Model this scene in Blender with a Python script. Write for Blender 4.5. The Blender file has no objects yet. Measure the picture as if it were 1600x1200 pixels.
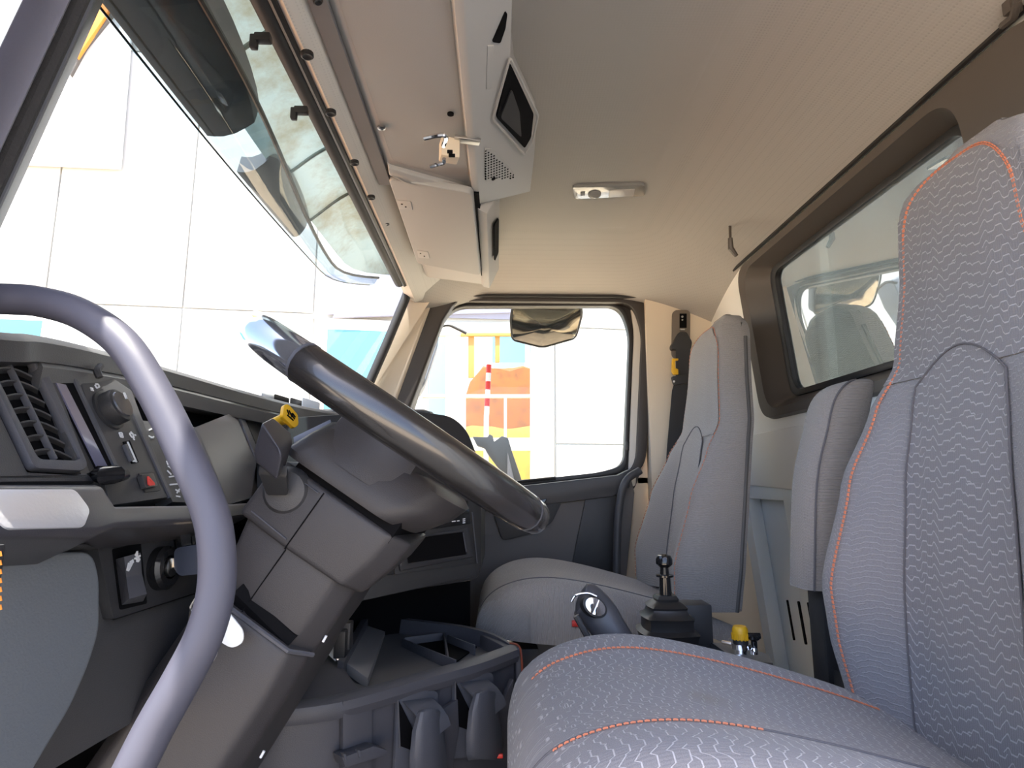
import bpy, bmesh, math, random
from mathutils import Vector, Matrix
random.seed(4)
SC = bpy.context.scene
COL = SC.collection
H = 0.75                                  # eye height above the cab floor; shapes below use z relative to the eye
FL = 950.0                                # focal length in pixels of the 1600x1200 picture
TH = math.atan2(155, 950); PS = math.atan2(25, math.hypot(950, 155))
Rv = Vector((math.cos(PS), -math.sin(PS), 0))
Fv = Vector((math.sin(PS)*math.cos(TH), math.cos(PS)*math.cos(TH), math.sin(TH)))
Uv = Rv.cross(Fv)

# ---------------------------------------------------------------- camera, sky, sun, exposure
cd = bpy.data.cameras.new('camera'); cam = bpy.data.objects.new('camera', cd); COL.objects.link(cam)
cd.sensor_width = 36; cd.lens = FL/1600*36; cd.clip_start = 0.01; cd.clip_end = 400
m = Matrix.Identity(4)
for i in range(3):
    m[i][0], m[i][1], m[i][2] = Rv[i], Uv[i], -Fv[i]
m[2][3] = H
cam.matrix_world = m
SC.camera = cam
SC.view_settings.view_transform = 'Standard'; SC.view_settings.look = 'None'
SC.view_settings.gamma = 1; SC.view_settings.use_curve_mapping = False
SC.view_settings.exposure = 1.45
w = bpy.data.worlds.new('sky'); SC.world = w; w.use_nodes = True
nt = w.node_tree; nt.nodes.clear()
sky = nt.nodes.new('ShaderNodeTexSky'); sky.sky_type = 'NISHITA'; sky.sun_disc = False
sky.sun_elevation = math.radians(70); sky.sun_rotation = math.radians(206); sky.air_density = 0.6; sky.dust_density = 2.0
bg = nt.nodes.new('ShaderNodeBackground'); bg.inputs[1].default_value = 0.30
wo = nt.nodes.new('ShaderNodeOutputWorld')
nt.links.new(sky.outputs[0], bg.inputs[0]); nt.links.new(bg.outputs[0], wo.inputs[0])
sl = bpy.data.lights.new('sun', 'SUN'); sl.energy = 7; sl.angle = math.radians(0.6); sl.color = (1, .95, .86)
so = bpy.data.objects.new('sun', sl); COL.objects.link(so)
so.rotation_euler = Vector((.14, .28, -.95)).to_track_quat('-Z', 'Y').to_euler(); so.location = (-2, -3, 8)
try:
    SC.cycles.max_bounces = 10; SC.cycles.diffuse_bounces = 10; SC.cycles.glossy_bounces = 4
    SC.cycles.transparent_max_bounces = 16; SC.cycles.caustics_reflective = False; SC.cycles.caustics_refractive = False
    SC.cycles.sample_clamp_indirect = 8
except Exception: pass

# ---------------------------------------------------------------- helpers
def V(*a): return Vector(a)
def ray(u, v): return Rv*((u-800)/FL) + Uv*((600-v)/FL) + Fv
def P(u, v, Y):  d = ray(u, v); return d*(Y/d.y)
def PX(u, v, X): d = ray(u, v); return d*(X/d.x)
def PZ(u, v, Z): d = ray(u, v); return d*(Z/d.z)
def PL(u, v, p0, n): d = ray(u, v); return d*(p0.dot(n)/d.dot(n))
def lerp(a, b, t): return a+(b-a)*t
def interp(x, xs, ys):
    if x <= xs[0]: return ys[0]
    for i in range(len(xs)-1):
        if x <= xs[i+1]:
            t = (x-xs[i])/(xs[i+1]-xs[i]); t = t*t*(3-2*t)*.4+t*.6
            return ys[i]+(ys[i+1]-ys[i])*t
    return ys[-1]
def sstep(x, a, b):
    t = min(1, max(0, (x-a)/(b-a))); return t*t*(3-2*t)
def cat(pts, n=6, closed=False):          # Catmull-Rom
    pts = [Vector(p) for p in pts]; out = []; N = len(pts)
    for i in range(N if closed else N-1):
        p0 = pts[(i-1) % N] if closed or i > 0 else pts[i]*2-pts[i+1]
        p1 = pts[i]; p2 = pts[(i+1) % N]
        p3 = pts[(i+2) % N] if closed or i+2 < N else p2*2-p1
        for k in range(n):
            t = k/n
            out.append(.5*((2*p1)+(p2-p0)*t+(2*p0-5*p1+4*p2-p3)*t*t+(3*p1-p0-3*p2+p3)*t*t*t))
    if not closed: out.append(pts[-1])
    return out
def roundp(pts, r, n=4):                  # polygon with rounded corners
    pts = [Vector(p) for p in pts]; out = []; N = len(pts)
    for i in range(N):
        a, b, c = pts[i-1], pts[i], pts[(i+1) % N]
        ri = min(r, (a-b).length*.45, (c-b).length*.45)
        p = b+(a-b).normalized()*ri; q = b+(c-b).normalized()*ri
        for k in range(n+1):
            t = k/n; out.append(p*(1-t)**2+b*2*t*(1-t)+q*t*t)
    return out
def B(): return bmesh.new()
def bev(b, faces, o, seg=2):
    if o <= 0: return
    es = {e for f in faces if f.is_valid for e in f.edges if len(e.link_faces) == 2 and e.calc_face_angle(0) > .5}
    if es:
        bmesh.ops.bevel(b, geom=list(es), offset=o, segments=seg, affect='EDGES', clamp_overlap=True, profile=.6)
def prism(b, pts, vec, o=0, seg=2):
    vec = Vector(vec); pts = [Vector(p) for p in pts]
    va = [b.verts.new(p) for p in pts]; vb = [b.verts.new(p+vec) for p in pts]
    fs = [b.faces.new(va), b.faces.new(vb[::-1])]
    for i in range(len(pts)):
        j = (i+1) % len(pts); fs.append(b.faces.new((va[j], va[i], vb[i], vb[j])))
    bmesh.ops.recalc_face_normals(b, faces=fs)
    bev(b, fs, o, seg); return b
def box(b, c, s, rot=None, o=0, seg=2):
    c = Vector(c); s = Vector(s)/2; M = rot or Matrix.Identity(3)
    q = [c+M @ Vector((x*s.x, y*s.y, -s.z)) for x, y in ((-1, -1), (1, -1), (1, 1), (-1, 1))]
    return prism(b, q, M @ Vector((0, 0, 2*s.z)), o, seg)
def bb(b, lo, hi, o=0): return box(b, (Vector(lo)+Vector(hi))/2, Vector(hi)-Vector(lo), None, o)
def loft(b, rings, closed=True, caps=True, uvf=None):
    vr = [[b.verts.new(p) for p in r] for r in rings]; fs = []
    n = len(rings[0])
    for i in range(len(vr)-1):
        for j in range(n if closed else n-1):
            k = (j+1) % n
            try: fs.append(b.faces.new((vr[i][j], vr[i][k], vr[i+1][k], vr[i+1][j])))
            except ValueError: pass
    if caps and closed:
        for r in (vr[0][::-1], vr[-1]):
            try: fs.append(b.faces.new(r))
            except ValueError: pass
    bmesh.ops.recalc_face_normals(b, faces=fs)
    if uvf:
        L = b.loops.layers.uv.verify()
        for f in fs:
            for l in f.loops: l[L].uv = uvf(l.vert.co)
    return fs
def tube(b, path, r, n=12, closed=False, flat=1.0, up=None):
    path = [Vector(p) for p in path]; N = len(path); rings = []
    t0 = (path[1]-path[0]).normalized()
    nrm = Vector(up) if up else (Vector((0, 0, 1)) if abs(t0.z) < .9 else Vector((1, 0, 0)))
    for i in range(N):
        if closed: t = (path[(i+1) % N]-path[i-1]).normalized()
        else: t = (path[min(i+1, N-1)]-path[max(i-1, 0)]).normalized()
        nrm = (nrm-t*nrm.dot(t)).normalized(); bi = t.cross(nrm)
        rr = r[i] if isinstance(r, (list, tuple)) else r
        rings.append([path[i]+nrm*(rr*math.cos(2*math.pi*k/n))+bi*(rr*flat*math.sin(2*math.pi*k/n)) for k in range(n)])
    if closed:
        rings.append(rings[0]); loft(b, rings, True, False); bmesh.ops.remove_doubles(b, verts=b.verts, dist=1e-6)
    else: loft(b, rings, True, True)
    return b
def lathe(b, prof, org, axis, n=24):
    org = Vector(org); ax = Vector(axis).normalized()
    e1 = ax.orthogonal().normalized(); e2 = ax.cross(e1)
    loft(b, [[org+ax*h+(e1*math.cos(2*math.pi*k/n)+e2*math.sin(2*math.pi*k/n))*max(r, 1e-4) for k in range(n)] for r, h in prof])
    return b
def plate(b, pts, t, n, o=0, seg=2):      # slab whose front face is pts, thickness t along -n
    return prism(b, pts, -Vector(n).normalized()*t, o, seg)
def ringplate(b, outer, inner, t, n, o=0):  # frame between two outlines with the same number of points
    d = -Vector(n).normalized()*t
    outer = [Vector(p) for p in outer]; inner = [Vector(p) for p in inner]; N = len(outer)
    q = [[b.verts.new(p) for p in s] for s in (outer, inner, [p+d for p in inner], [p+d for p in outer])]
    fs = []
    for i in range(N):
        j = (i+1) % N
        for a, c in ((0, 1), (1, 2), (2, 3), (3, 0)): fs.append(b.faces.new((q[a][i], q[a][j], q[c][j], q[c][i])))
    bmesh.ops.recalc_face_normals(b, faces=fs); bev(b, fs, o); return b
def sweep(b, sec, path_pts, frame):       # sec: [(a,b)], frame(p,i)->(e1,e2)
    loft(b, [[p+frame(i)[0]*x+frame(i)[1]*y for x, y in sec] for i, p in enumerate(path_pts)])

WL = {}                                   # base point (relative coordinates) of each object
def props(o, label, cat_, group, kind):
    if label: o['label'] = label
    if cat_: o['category'] = cat_
    if group: o['group'] = group
    if kind: o['kind'] = kind
def thing(name, label, cat_, loc, group=None, kind=None):
    o = bpy.data.objects.new(name, None); COL.objects.link(o); o.empty_display_size = .05
    o.location = Vector(loc)+V(0, 0, H); WL[o] = Vector(loc); props(o, label, cat_, group, kind); return o
def obj(name, b, mat, parent=None, label=None, cat_=None, group=None, kind=None, smooth=True, ang=38):
    me = bpy.data.meshes.new(name)
    if parent is not None: off = WL[parent]
    else:
        xs = [v.co for v in b.verts]
        lo = V(*(min(c[i] for c in xs) for i in range(3))); hi = V(*(max(c[i] for c in xs) for i in range(3)))
        off = V((lo.x+hi.x)/2, (lo.y+hi.y)/2, lo.z)
    for v in b.verts: v.co -= off
    b.to_mesh(me); b.free()
    if smooth:
        me.polygons.foreach_set('use_smooth', [True]*len(me.polygons))
        try: me.set_sharp_from_angle(angle=math.radians(ang))
        except Exception: pass
    me.materials.append(mat)
    o = bpy.data.objects.new(name, me); COL.objects.link(o)
    if parent is not None: o.parent = parent; WL[o] = WL[parent]
    else: o.location = off+V(0, 0, H); WL[o] = off
    props(o, label, cat_, group, kind); return o
def struct(name, b, mat, parent=None, **k):
    return obj(name, b, mat, parent, kind=None if parent else 'structure', **k)

# ---------------------------------------------------------------- materials
def mat(name, col, rough=.5, metal=0, bump=None, var=0, spec=.5, coat=0, emit=0, aniso=None):
    M = bpy.data.materials.new(name); M.use_nodes = True; t = M.node_tree; p = t.nodes['Principled BSDF']
    p.inputs['Base Color'].default_value = (*col, 1); p.inputs['Roughness'].default_value = rough
    p.inputs['Metallic'].default_value = metal; p.inputs['Specular IOR Level'].default_value = spec
    p.inputs['Coat Weight'].default_value = coat
    tc = t.nodes.new('ShaderNodeTexCoord')
    if var:
        n = t.nodes.new('ShaderNodeTexNoise'); n.inputs['Scale'].default_value = 7; n.inputs['Detail'].default_value = 5
        t.links.new(tc.outputs['Object'], n.inputs['Vector'])
        r = t.nodes.new('ShaderNodeValToRGB'); r.color_ramp.elements[0].position = .3; r.color_ramp.elements[1].position = .7
        r.color_ramp.elements[0].color = (*[c*(1-var) for c in col], 1); r.color_ramp.elements[1].color = (*[min(1, c*(1+var)) for c in col], 1)
        t.links.new(n.outputs['Fac'], r.inputs['Fac']); t.links.new(r.outputs['Color'], p.inputs['Base Color'])
    if bump:
        n = t.nodes.new('ShaderNodeTexNoise'); n.inputs['Scale'].default_value = bump[0]; n.inputs['Detail'].default_value = 2
        t.links.new(tc.outputs['Object'], n.inputs['Vector'])
        bp = t.nodes.new('ShaderNodeBump'); bp.inputs['Strength'].default_value = bump[1]; bp.inputs['Distance'].default_value = .001
        t.links.new(n.outputs['Fac'], bp.inputs['Height']); t.links.new(bp.outputs['Normal'], p.inputs['Normal'])
    if emit:
        p.inputs['Emission Color'].default_value = (*col, 1); p.inputs['Emission Strength'].default_value = emit
    return M
def glassmat(name, tint, refl=.04, power=5.0):
    M = bpy.data.materials.new(name); M.use_nodes = True; t = M.node_tree; t.nodes.clear()
    tr = t.nodes.new('ShaderNodeBsdfTransparent'); tr.inputs[0].default_value = (*tint, 1)
    gl = t.nodes.new('ShaderNodeBsdfGlossy'); gl.inputs['Roughness'].default_value = .01
    fr = t.nodes.new('ShaderNodeLayerWeight'); fr.inputs['Blend'].default_value = .5
    pw = t.nodes.new('ShaderNodeMath'); pw.operation = 'POWER'; pw.inputs[1].default_value = power
    ad = t.nodes.new('ShaderNodeMath'); ad.operation = 'MULTIPLY_ADD'; ad.inputs[1].default_value = (1-refl)*.45; ad.inputs[2].default_value = refl; ad.use_clamp = True
    mx = t.nodes.new('ShaderNodeMixShader'); o = t.nodes.new('ShaderNodeOutputMaterial')
    t.links.new(fr.outputs['Facing'], pw.inputs[0]); t.links.new(pw.outputs[0], ad.inputs[0]); t.links.new(ad.outputs[0], mx.inputs[0])
    t.links.new(tr.outputs[0], mx.inputs[1]); t.links.new(gl.outputs[0], mx.inputs[2]); t.links.new(mx.outputs[0], o.inputs[0])
    return M
def fabric(name, base, line, pu=.05, pv=.0115, lw=.10, ls=.6, swap=False, stain=None):
    """woven seat cloth: paler stepped zigzag threads on a ribbed ground, from UV in metres"""
    M = bpy.data.materials.new(name); M.use_nodes = True; t = M.node_tree; p = t.nodes['Principled BSDF']
    p.inputs['Roughness'].default_value = .9; p.inputs['Specular IOR Level'].default_value = .2
    p.inputs['Sheen Weight'].default_value = .25; p.inputs['Sheen Roughness'].default_value = .6
    N = t.nodes.new; L = t.links.new
    def ma(op, a, b=None, clamp=False):
        n = N('ShaderNodeMath'); n.operation = op; n.use_clamp = clamp
        for i, x in enumerate((a, b)):
            if x is None: continue
            if isinstance(x, (int, float)): n.inputs[i].default_value = x
            else: L(x, n.inputs[i])
        return n.outputs[0]
    uv = N('ShaderNodeUVMap'); sp = N('ShaderNodeSeparateXYZ'); L(uv.outputs[0], sp.inputs[0])
    u, v = sp.outputs[0], sp.outputs[1]
    band = ma('FLOOR', ma('DIVIDE', v, pv*3.0))
    wn = N('ShaderNodeTexWhiteNoise'); wn.noise_dimensions = '1D'; L(band, wn.inputs['W'])
    a = ma('ADD', ma('DIVIDE', u, pu), ma('MULTIPLY', wn.outputs['Value'], .35))
    tri = ma('PINGPONG', a, .5)
    tr = ma('MULTIPLY', ma('SUBTRACT', tri, .20), 9.0, True)
    a2 = ma('PINGPONG', ma('MULTIPLY', a, 2.62), .5)
    tr2 = ma('MULTIPLY', ma('MULTIPLY', ma('SUBTRACT', a2, .2), 9.0, True), .34)
    vv = ma('ADD', ma('ADD', ma('DIVIDE', v, pv), ma('MULTIPLY', tr, .55)), tr2)
    d = ma('ABSOLUTE', ma('SUBTRACT', ma('FRACT', vv), .5))
    lin = ma('SUBTRACT', 1.0, ma('MULTIPLY', d, 1.0/lw, True))
    lin = ma('MULTIPLY', lin, 1.8, True)
    nz = N('ShaderNodeTexNoise'); nz.inputs['Scale'].default_value = 900; L(uv.outputs[0], nz.inputs['Vector'])
    mx = N('ShaderNodeMixRGB'); mx.inputs[1].default_value = (*base, 1); mx.inputs[2].default_value = (*line, 1)
    L(ma('MULTIPLY', lin, ls), mx.inputs[0])
    m2 = N('ShaderNodeMixRGB'); m2.blend_type = 'OVERLAY'; m2.inputs[0].default_value = .35
    L(mx.outputs[0], m2.inputs[1]); L(nz.outputs['Fac'], m2.inputs[2])
    rib = ma('PINGPONG', ma('DIVIDE', v if swap else u, .0035), .5)
    hgt = ma('ADD', ma('ADD', ma('MULTIPLY', lin, 1.0), ma('MULTIPLY', nz.outputs['Fac'], .5)), ma('MULTIPLY', rib, .5))
    if stain:
        ds = N('ShaderNodeVectorMath'); ds.operation = 'DISTANCE'; ds.inputs[1].default_value = (stain[0], stain[1], 0); L(uv.outputs[0], ds.inputs[0])
        nb = N('ShaderNodeTexNoise'); nb.inputs['Scale'].default_value = 40; L(uv.outputs[0], nb.inputs['Vector'])
        k = ma('SUBTRACT', 1.0, ma('MULTIPLY', ma('ADD', ds.outputs['Value'], ma('MULTIPLY', nb.outputs['Fac'], .02)), 22.0), True)
        m3 = N('ShaderNodeMixRGB'); m3.inputs[2].default_value = (.17, .15, .12, 1); L(ma('MULTIPLY', k, .9), m3.inputs[0]); L(m2.outputs[0], m3.inputs[1]); m2 = m3
    L(m2.outputs[0], p.inputs['Base Color'])
    bp = N('ShaderNodeBump'); bp.inputs['Strength'].default_value = .7; bp.inputs['Distance'].default_value = .0016
    L(hgt, bp.inputs['Height']); L(bp.outputs[0], p.inputs['Normal'])
    return M
def perfor(name, col, rough=.85):
    M = mat(name, col, rough, spec=.2); t = M.node_tree; p = t.nodes['Principled BSDF']
    tc = t.nodes.new('ShaderNodeTexCoord'); vo = t.nodes.new('ShaderNodeTexVoronoi'); vo.inputs['Scale'].default_value = 160; vo.inputs['Randomness'].default_value = 0
    t.links.new(tc.outputs['Object'], vo.inputs['Vector'])
    r = t.nodes.new('ShaderNodeValToRGB'); r.color_ramp.elements[0].position = .18; r.color_ramp.elements[1].position = .30
    r.color_ramp.elements[0].color = (*[c*.86 for c in col], 1); r.color_ramp.elements[1].color = (*col, 1)
    t.links.new(vo.outputs['Distance'], r.inputs['Fac']); t.links.new(r.outputs['Color'], p.inputs['Base Color'])
    bp = t.nodes.new('ShaderNodeBump'); bp.inputs['Strength'].default_value = .3; bp.inputs['Distance'].default_value = .001
    t.links.new(vo.outputs['Distance'], bp.inputs['Height']); t.links.new(bp.outputs[0], p.inputs['Normal'])
    return M
def dirty(name, col, dirt, rough=.35):
    M = mat(name, col, rough); t = M.node_tree; p = t.nodes['Principled BSDF']
    tc = t.nodes.new('ShaderNodeTexCoord'); n = t.nodes.new('ShaderNodeTexNoise'); n.inputs['Scale'].default_value = 4; n.inputs['Detail'].default_value = 9; n.inputs['Roughness'].default_value = .7
    t.links.new(tc.outputs['Object'], n.inputs['Vector'])
    r = t.nodes.new('ShaderNodeValToRGB'); r.color_ramp.elements[0].position = .48; r.color_ramp.elements[1].position = .66
    r.color_ramp.elements[0].color = (*col, 1); r.color_ramp.elements[1].color = (*dirt, 1)
    t.links.new(n.outputs['Fac'], r.inputs['Fac']); t.links.new(r.outputs['Color'], p.inputs['Base Color'])
    return M
BLK = mat('black_plastic', (.027, .027, .029), .5, bump=(700, .25))
PLA = mat('charcoal_plastic', (.054, .054, .058), .48, bump=(800, .3))
COLM = mat('column_plastic', (.042, .039, .041), .5, bump=(900, .35))
GRYP = mat('slate_plastic', (.080, .082, .096), .5, bump=(600, .25))
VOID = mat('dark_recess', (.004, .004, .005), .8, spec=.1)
RUB = mat('black_rubber', (.018, .017, .017), .42)
GLOSSB = mat('gloss_black', (.012, .012, .013), .12)
LEATH = mat('rim_leather', (.020, .018, .017), .27, spec=.8, coat=.4)
LACQ = mat('rim_lacquer', (.55, .56, .60), .10, .85)
STEELB = mat('grab_rail_coating', (.062, .062, .084), .52)
BEIGE = mat('beige_trim', (.76, .66, .52), .55, bump=(500, .2))
LTGRY = mat('light_grey_trim', (.47, .47, .465), .55, bump=(600, .2))
WALLC = mat('lower_wall_grey', (.80, .85, .87), .5, bump=(400, .15))
WALLM = mat('rear_wall_trim', (.86, .85, .81), .5, bump=(400, .15))
HEADL = perfor('headliner_cloth', (.47, .45, .42))
HDRC = perfor('header_cloth', (.66, .64, .60))
BRN = mat('brown_black_trim', (.085, .072, .062), .45, bump=(600, .2))
CHROME = mat('chrome', (.85, .85, .86), .08, 1)
SILV = mat('brushed_silver', (.88, .88, .92), .32, .6, bump=(300, .2))
STEEL = mat('steel', (.55, .55, .55), .3, 1)
YEL = mat('yellow_plastic', (.85, .48, .02), .4)
ORG = mat('orange_thread', (.70, .24, .13), .8)
REDP = mat('red_plastic', (.65, .04, .03), .4)
WHT = mat('white_plastic', (.82, .84, .84), .4)
MARK = mat('white_print', (.75, .77, .8), .6)
REDM = mat('red_print', (.8, .06, .05), .5)
FAB = fabric('zigzag_cloth', (.205, .20, .215), (.54, .525, .555), pu=.062, pv=.0155, lw=.085, ls=.75)
FABC = fabric('zigzag_cushion_cloth', (.205, .20, .215), (.54, .525, .555), pu=.062, pv=.0155, lw=.085, ls=.75, stain=(-.03, .27))
FABP = fabric('zigzag_cloth_small', (.30, .28, .265), (.46, .43, .40), ls=.4)
RIB = fabric('ribbed_cloth', (.235, .23, .245), (.40, .39, .41), pu=.05, pv=.009, lw=.14, ls=.45)
RIBP = fabric('ribbed_cloth_warm', (.29, .27, .255), (.33, .31, .30), pu=.03, pv=.006, lw=.18, ls=.3)
SEAM = mat('seam_thread', (.12, .115, .125), .8)
WEB = mat('belt_webbing', (.03, .03, .033), .6, bump=(900, .5))
GLS = glassmat('clear_glass', (.95, .98, .97), .014)
RGLS = glassmat('dusty_rear_glass', (.42, .45, .44), .42)
CLEAR = glassmat('smoked_lens', (.5, .53, .6), .08)
VISL = glassmat('visor_blue_lens', (.36, .44, .47), .10)
MIRR = mat('mirror_glass', (.85, .85, .85), .02, 1)
VISW = dirty('dirty_visor_skin', (.30, .375, .37), (.20, .19, .13))
def translucent(M, k):
    t = M.node_tree; p = t.nodes['Principled BSDF']; o = t.nodes['Material Output']
    tl = t.nodes.new('ShaderNodeBsdfTranslucent'); mx = t.nodes.new('ShaderNodeMixShader'); mx.inputs[0].default_value = k
    if p.inputs['Base Color'].is_linked: t.links.new(p.inputs['Base Color'].links[0].from_socket, tl.inputs[0])
    t.links.new(p.outputs[0], mx.inputs[1]); t.links.new(tl.outputs[0], mx.inputs[2]); t.links.new(mx.outputs[0], o.inputs[0])
translucent(VISW, .22)
VISD = mat('visor_dark_lip', (.17, .172, .19), .5)
WPAINT = mat('white_paint', (.80, .80, .84), .25, coat=.5)
# ================================================================ THE CAB SHELL
XH, ZH = -.305, .665                      # windscreen header
def rwX(z): return .872-.108*z            # the rear wall leans
RWN = V(-1, 0, -.108).normalized(); RWP = V(.872, 0, 0)
def RW(u, v, o=0): return PL(u, v, RWP+RWN*o, RWN)
# floor
b = B(); bb(b, (-1.0, .38, -.80), (1.02, 2.3, -.75)); struct('floor', b, mat('floor_mat', (.03, .03, .032), .8, bump=(200, .5)))
b = B(); bb(b, (-1.05, .4, -.8), (-.95, 2.3, .12)); struct('wall_front', b, BLK)
# ceiling: a cloth-covered shell that turns down towards the walls
def zc(x, y):
    z = .80
    z -= .105*max(0, (x-.44)/.37)**1.6
    z -= .105*max(0, (y-1.82)/.40)**1.5
    z -= .12*(1-sstep(y, .28, .62))
    z -= .075*(1-sstep(x, -.32, -.02))
    return z
b = B(); nx, ny = 30, 44
rings = [[V(lerp(-.30, .815, i/nx), lerp(.24, 2.225, j/ny), zc(lerp(-.30, .815, i/nx), lerp(.24, 2.225, j/ny))) for j in range(ny+1)] for i in range(nx+1)]
loft(b, rings, False, False)
top = [V(-.30, .24, .90), V(.86, .24, .90), V(.86, 2.3, .90), V(-.30, 2.3, .90)]
struct('ceiling', b, HEADL)
b = B(); prism(b, [V(-.33, .14, .80), V(.92, .14, .80), V(.92, 2.32, .80), V(-.33, 2.32, .80)], (0, 0, .06), .01)
bb(b, (-.33, .12, .70), (.92, .27, .82)); struct('trim_1', b, WPAINT)     # outer roof skin; unseen drip rail extended outward to shade the doorway
# dark joint between headliner and rear wall
b = B(); tube(b, [V(.786, y, .699) for y in (.3, .6, 1.0, 1.4, 1.8, 2.05)]+[V(.77, 2.13, .694), V(.72, 2.185, .684), V(.62, 2.195, .678)], .0055, 6); struct('trim_2', b, RUB)
# rear wall with the window opening
def rwp(y, z, o=0): return V(rwX(z), y, z)+RWN*o
def rslab(b, y0, y1, z0, z1, o=0, t=.05, bv=0): plate(b, [rwp(y0, z0, o), rwp(y1, z0, o), rwp(y1, z1, o), rwp(y0, z1, o)], t, RWN, bv)
WY0, WY1, WZ0, WZ1 = .93, 1.825, .222, .668
b = B()
rslab(b, .36, 2.3, .0, WZ0); rslab(b, .36, 2.3, WZ1, .80); rslab(b, WY1, 2.3, WZ0, WZ1); rslab(b, .36, WY0, WZ0, WZ1)
wb = struct('wall_back', b, WALLM)
b = B()
plate(b, [RW(1135, 755, .012), RW(1300, 772, .012), rwp(.4, -.02, .012), rwp(.4, .16, .012), rwp(2.06, .16, .012)], .02, RWN, .006)
obj('upper_panel', b, WALLM, wb)
b = B()
rslab(b, .36, 1.88, -.75, .0, .0, .05, .018); obj('lower_panel', b, WALLC, wb)
b = B(); rslab(b, 2.14, 2.3, -.75, .0, .0, .05, .012); rslab(b, 1.86, 2.2, -.055, -.0, .0, .06, .015); obj('niche_edge', b, WALLC, wb)
b = B(); rslab(b, 1.86, 2.16, -.75, .0, -.05, .03); obj('niche_back', b, WALLC, wb)
# vent grille panel low on the rear wall
b = B()
pl = roundp([rwp(1.30, -.70, .03), rwp(1.66, -.70, .03), rwp(1.66, -.26, .03), rwp(1.30, -.22, .03)], .02)
plate(b, pl, .025, RWN, .004); vp = obj('vent_panel', b, mat('grey_green_plastic', (.24, .27, .28), .5), wb)
for u in (1234, 1252, 1268):
    b = B(); a = RW(u-4, 938+(u-1234)*.12, .032); c = RW(u+5, 1000+(u-1234)*.35, .032)
    plate(b, roundp([V(a.x, a.y, a.z), V(a.x, c.y, a.z), V(c.x, c.y, c.z), V(c.x, a.y, c.z)], .008, 5), .004, RWN); obj('slot', b, VOID, vp)
# rear window: frame, seal, glass
def rrect(y0, y1, z0, z1, r, o, n=6): return roundp([rwp(y0, z0, o), rwp(y1, z0, o), rwp(y1, z1, o), rwp(y0, z1, o)], r, n)
b = B()
R0 = rrect(.74, 1.885, .192, .69, .075, .004, 8); R1 = rrect(.75, 1.878, .199, .685, .07, .02, 8); R2 = rrect(.93, 1.825, .222, .664, .07, .022, 8); R3 = rrect(.96, 1.755, .248, .638, .05, -.035, 8)
loft(b, [R0, R1, R2, R3], True, False); w3 = struct('window_3', b, BRN)
b = B(); ringplate(b, rrect(.955, 1.757, .247, .639, .05, -.025, 8), rrect(.975, 1.728, .264, .622, .04, -.025, 8), .02, RWN, .003); obj('seal', b, RUB, w3)
b = B(); plate(b, rrect(.96, 1.75, .25, .635, .045, -.036, 8), .005, RWN); obj('pane', b, RGLS, w3)
# passenger side wall and rear pillar (beige)
YS = 2.20
b = B(); bb(b, (.56, YS, -.75), (.95, YS+.06, .72)); struct('wall_passenger', b, BEIGE)
b = B(); bb(b, (-.34, YS+.0, .692), (.6, YS+.10, .80)); struct('trim_3', b, RUB)      # roof rail above the door
b = B(); bb(b, (.40, 2.27, -.75), (.58, 2.33, .02)); bb(b, (.525, 2.27, .0), (.58, 2.33, .70)); struct('trim_10', b, BEIGE)
# passenger door: opening seal, window frame, panel
DY = 2.25
def dp(u, v, o=0): return P(u, v, DY-o)
ow = roundp([dp(688, 461), dp(1000, 463), dp(1017, 510), dp(1006, 742), dp(800, 790), dp(560, 770)], .09, 8)
iw = roundp([dp(700, 474), dp(985, 476), dp(1001, 520), dp(991, 742), dp(800, 780), dp(580, 758)], .085, 8)
b = B(); ringplate(b, [p+V(0, -.03, 0) for p in ow], [p+V(0, -.03, 0) for p in iw], .05, (0, -1, 0), .006); struct('trim_4', b, mat('door_weatherstrip', (.034, .027, .023), .5))   # weatherstrip
g0 = roundp([dp(697, 474), dp(975, 473), dp(990, 520), dp(980, 738), dp(940, 745), dp(780, 764), dp(600, 775), dp(622, 660)], .075, 8)
g1 = roundp([dp(702, 479), dp(968, 478), dp(984, 520), dp(975, 727), dp(938, 738), dp(780, 755), dp(610, 770), dp(632, 655)], .075, 8)
b = B(); ringplate(b, g0, g1, .04, (0, -1, 0), .004); w2 = struct('window_2', b, RUB)
b = B(); plate(b, [p+V(0, .02, 0) for p in g1], .004, (0, -1, 0)); obj('pane', b, GLS, w2)
b = B(); bx0 = roundp([dp(691, 466), dp(998, 468), dp(1012, 515), dp(1001, 742), dp(990, 770), dp(780, 790), dp(570, 775)], .08, 8)
g0b = roundp([dp(697, 474), dp(975, 473), dp(990, 520), dp(980, 738), dp(940, 745), dp(780, 764), dp(600, 775)], .075, 8)
ringplate(b, [p+V(0, .012, 0) for p in bx0], [p+V(0, .012, 0) for p in g0b], .05, (0, -1, 0)); obj('sash', b, bpy.data.materials['door_weatherstrip'], w2)
b = B(); plate(b, roundp([dp(985, 478, .006), dp(996, 490, .006), dp(1003, 520, .006), dp(993, 760, .006), dp(981, 760, .006), dp(991, 520, .006)], .03), .01, (0, -1, 0)); obj('painted_edge', b, mat('door_paint', (.76, .72, .64), .3), w2)
b = B(); plate(b, [dp(978, 690, .006), dp(984, 690, .006), dp(984, 704, .006), dp(978, 704, .006)], .02, (0, -1, 0), .003); obj('run_clip', b, RUB, w2)
d1 = thing('door_1', None, None, V(.1, DY, -.75), kind='structure')
b = B(); plate(b, [dp(760, 768, .05), dp(985, 740, .05), dp(992, 770, .05), dp(970, 1000, .05), dp(560, 1000, .05), dp(560, 800, .05)], .07, (0, -1, 0), .008); obj('door_panel', b, mat('door_card', (.125, .115, .11), .6, bump=(500, .3)), d1)
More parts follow.
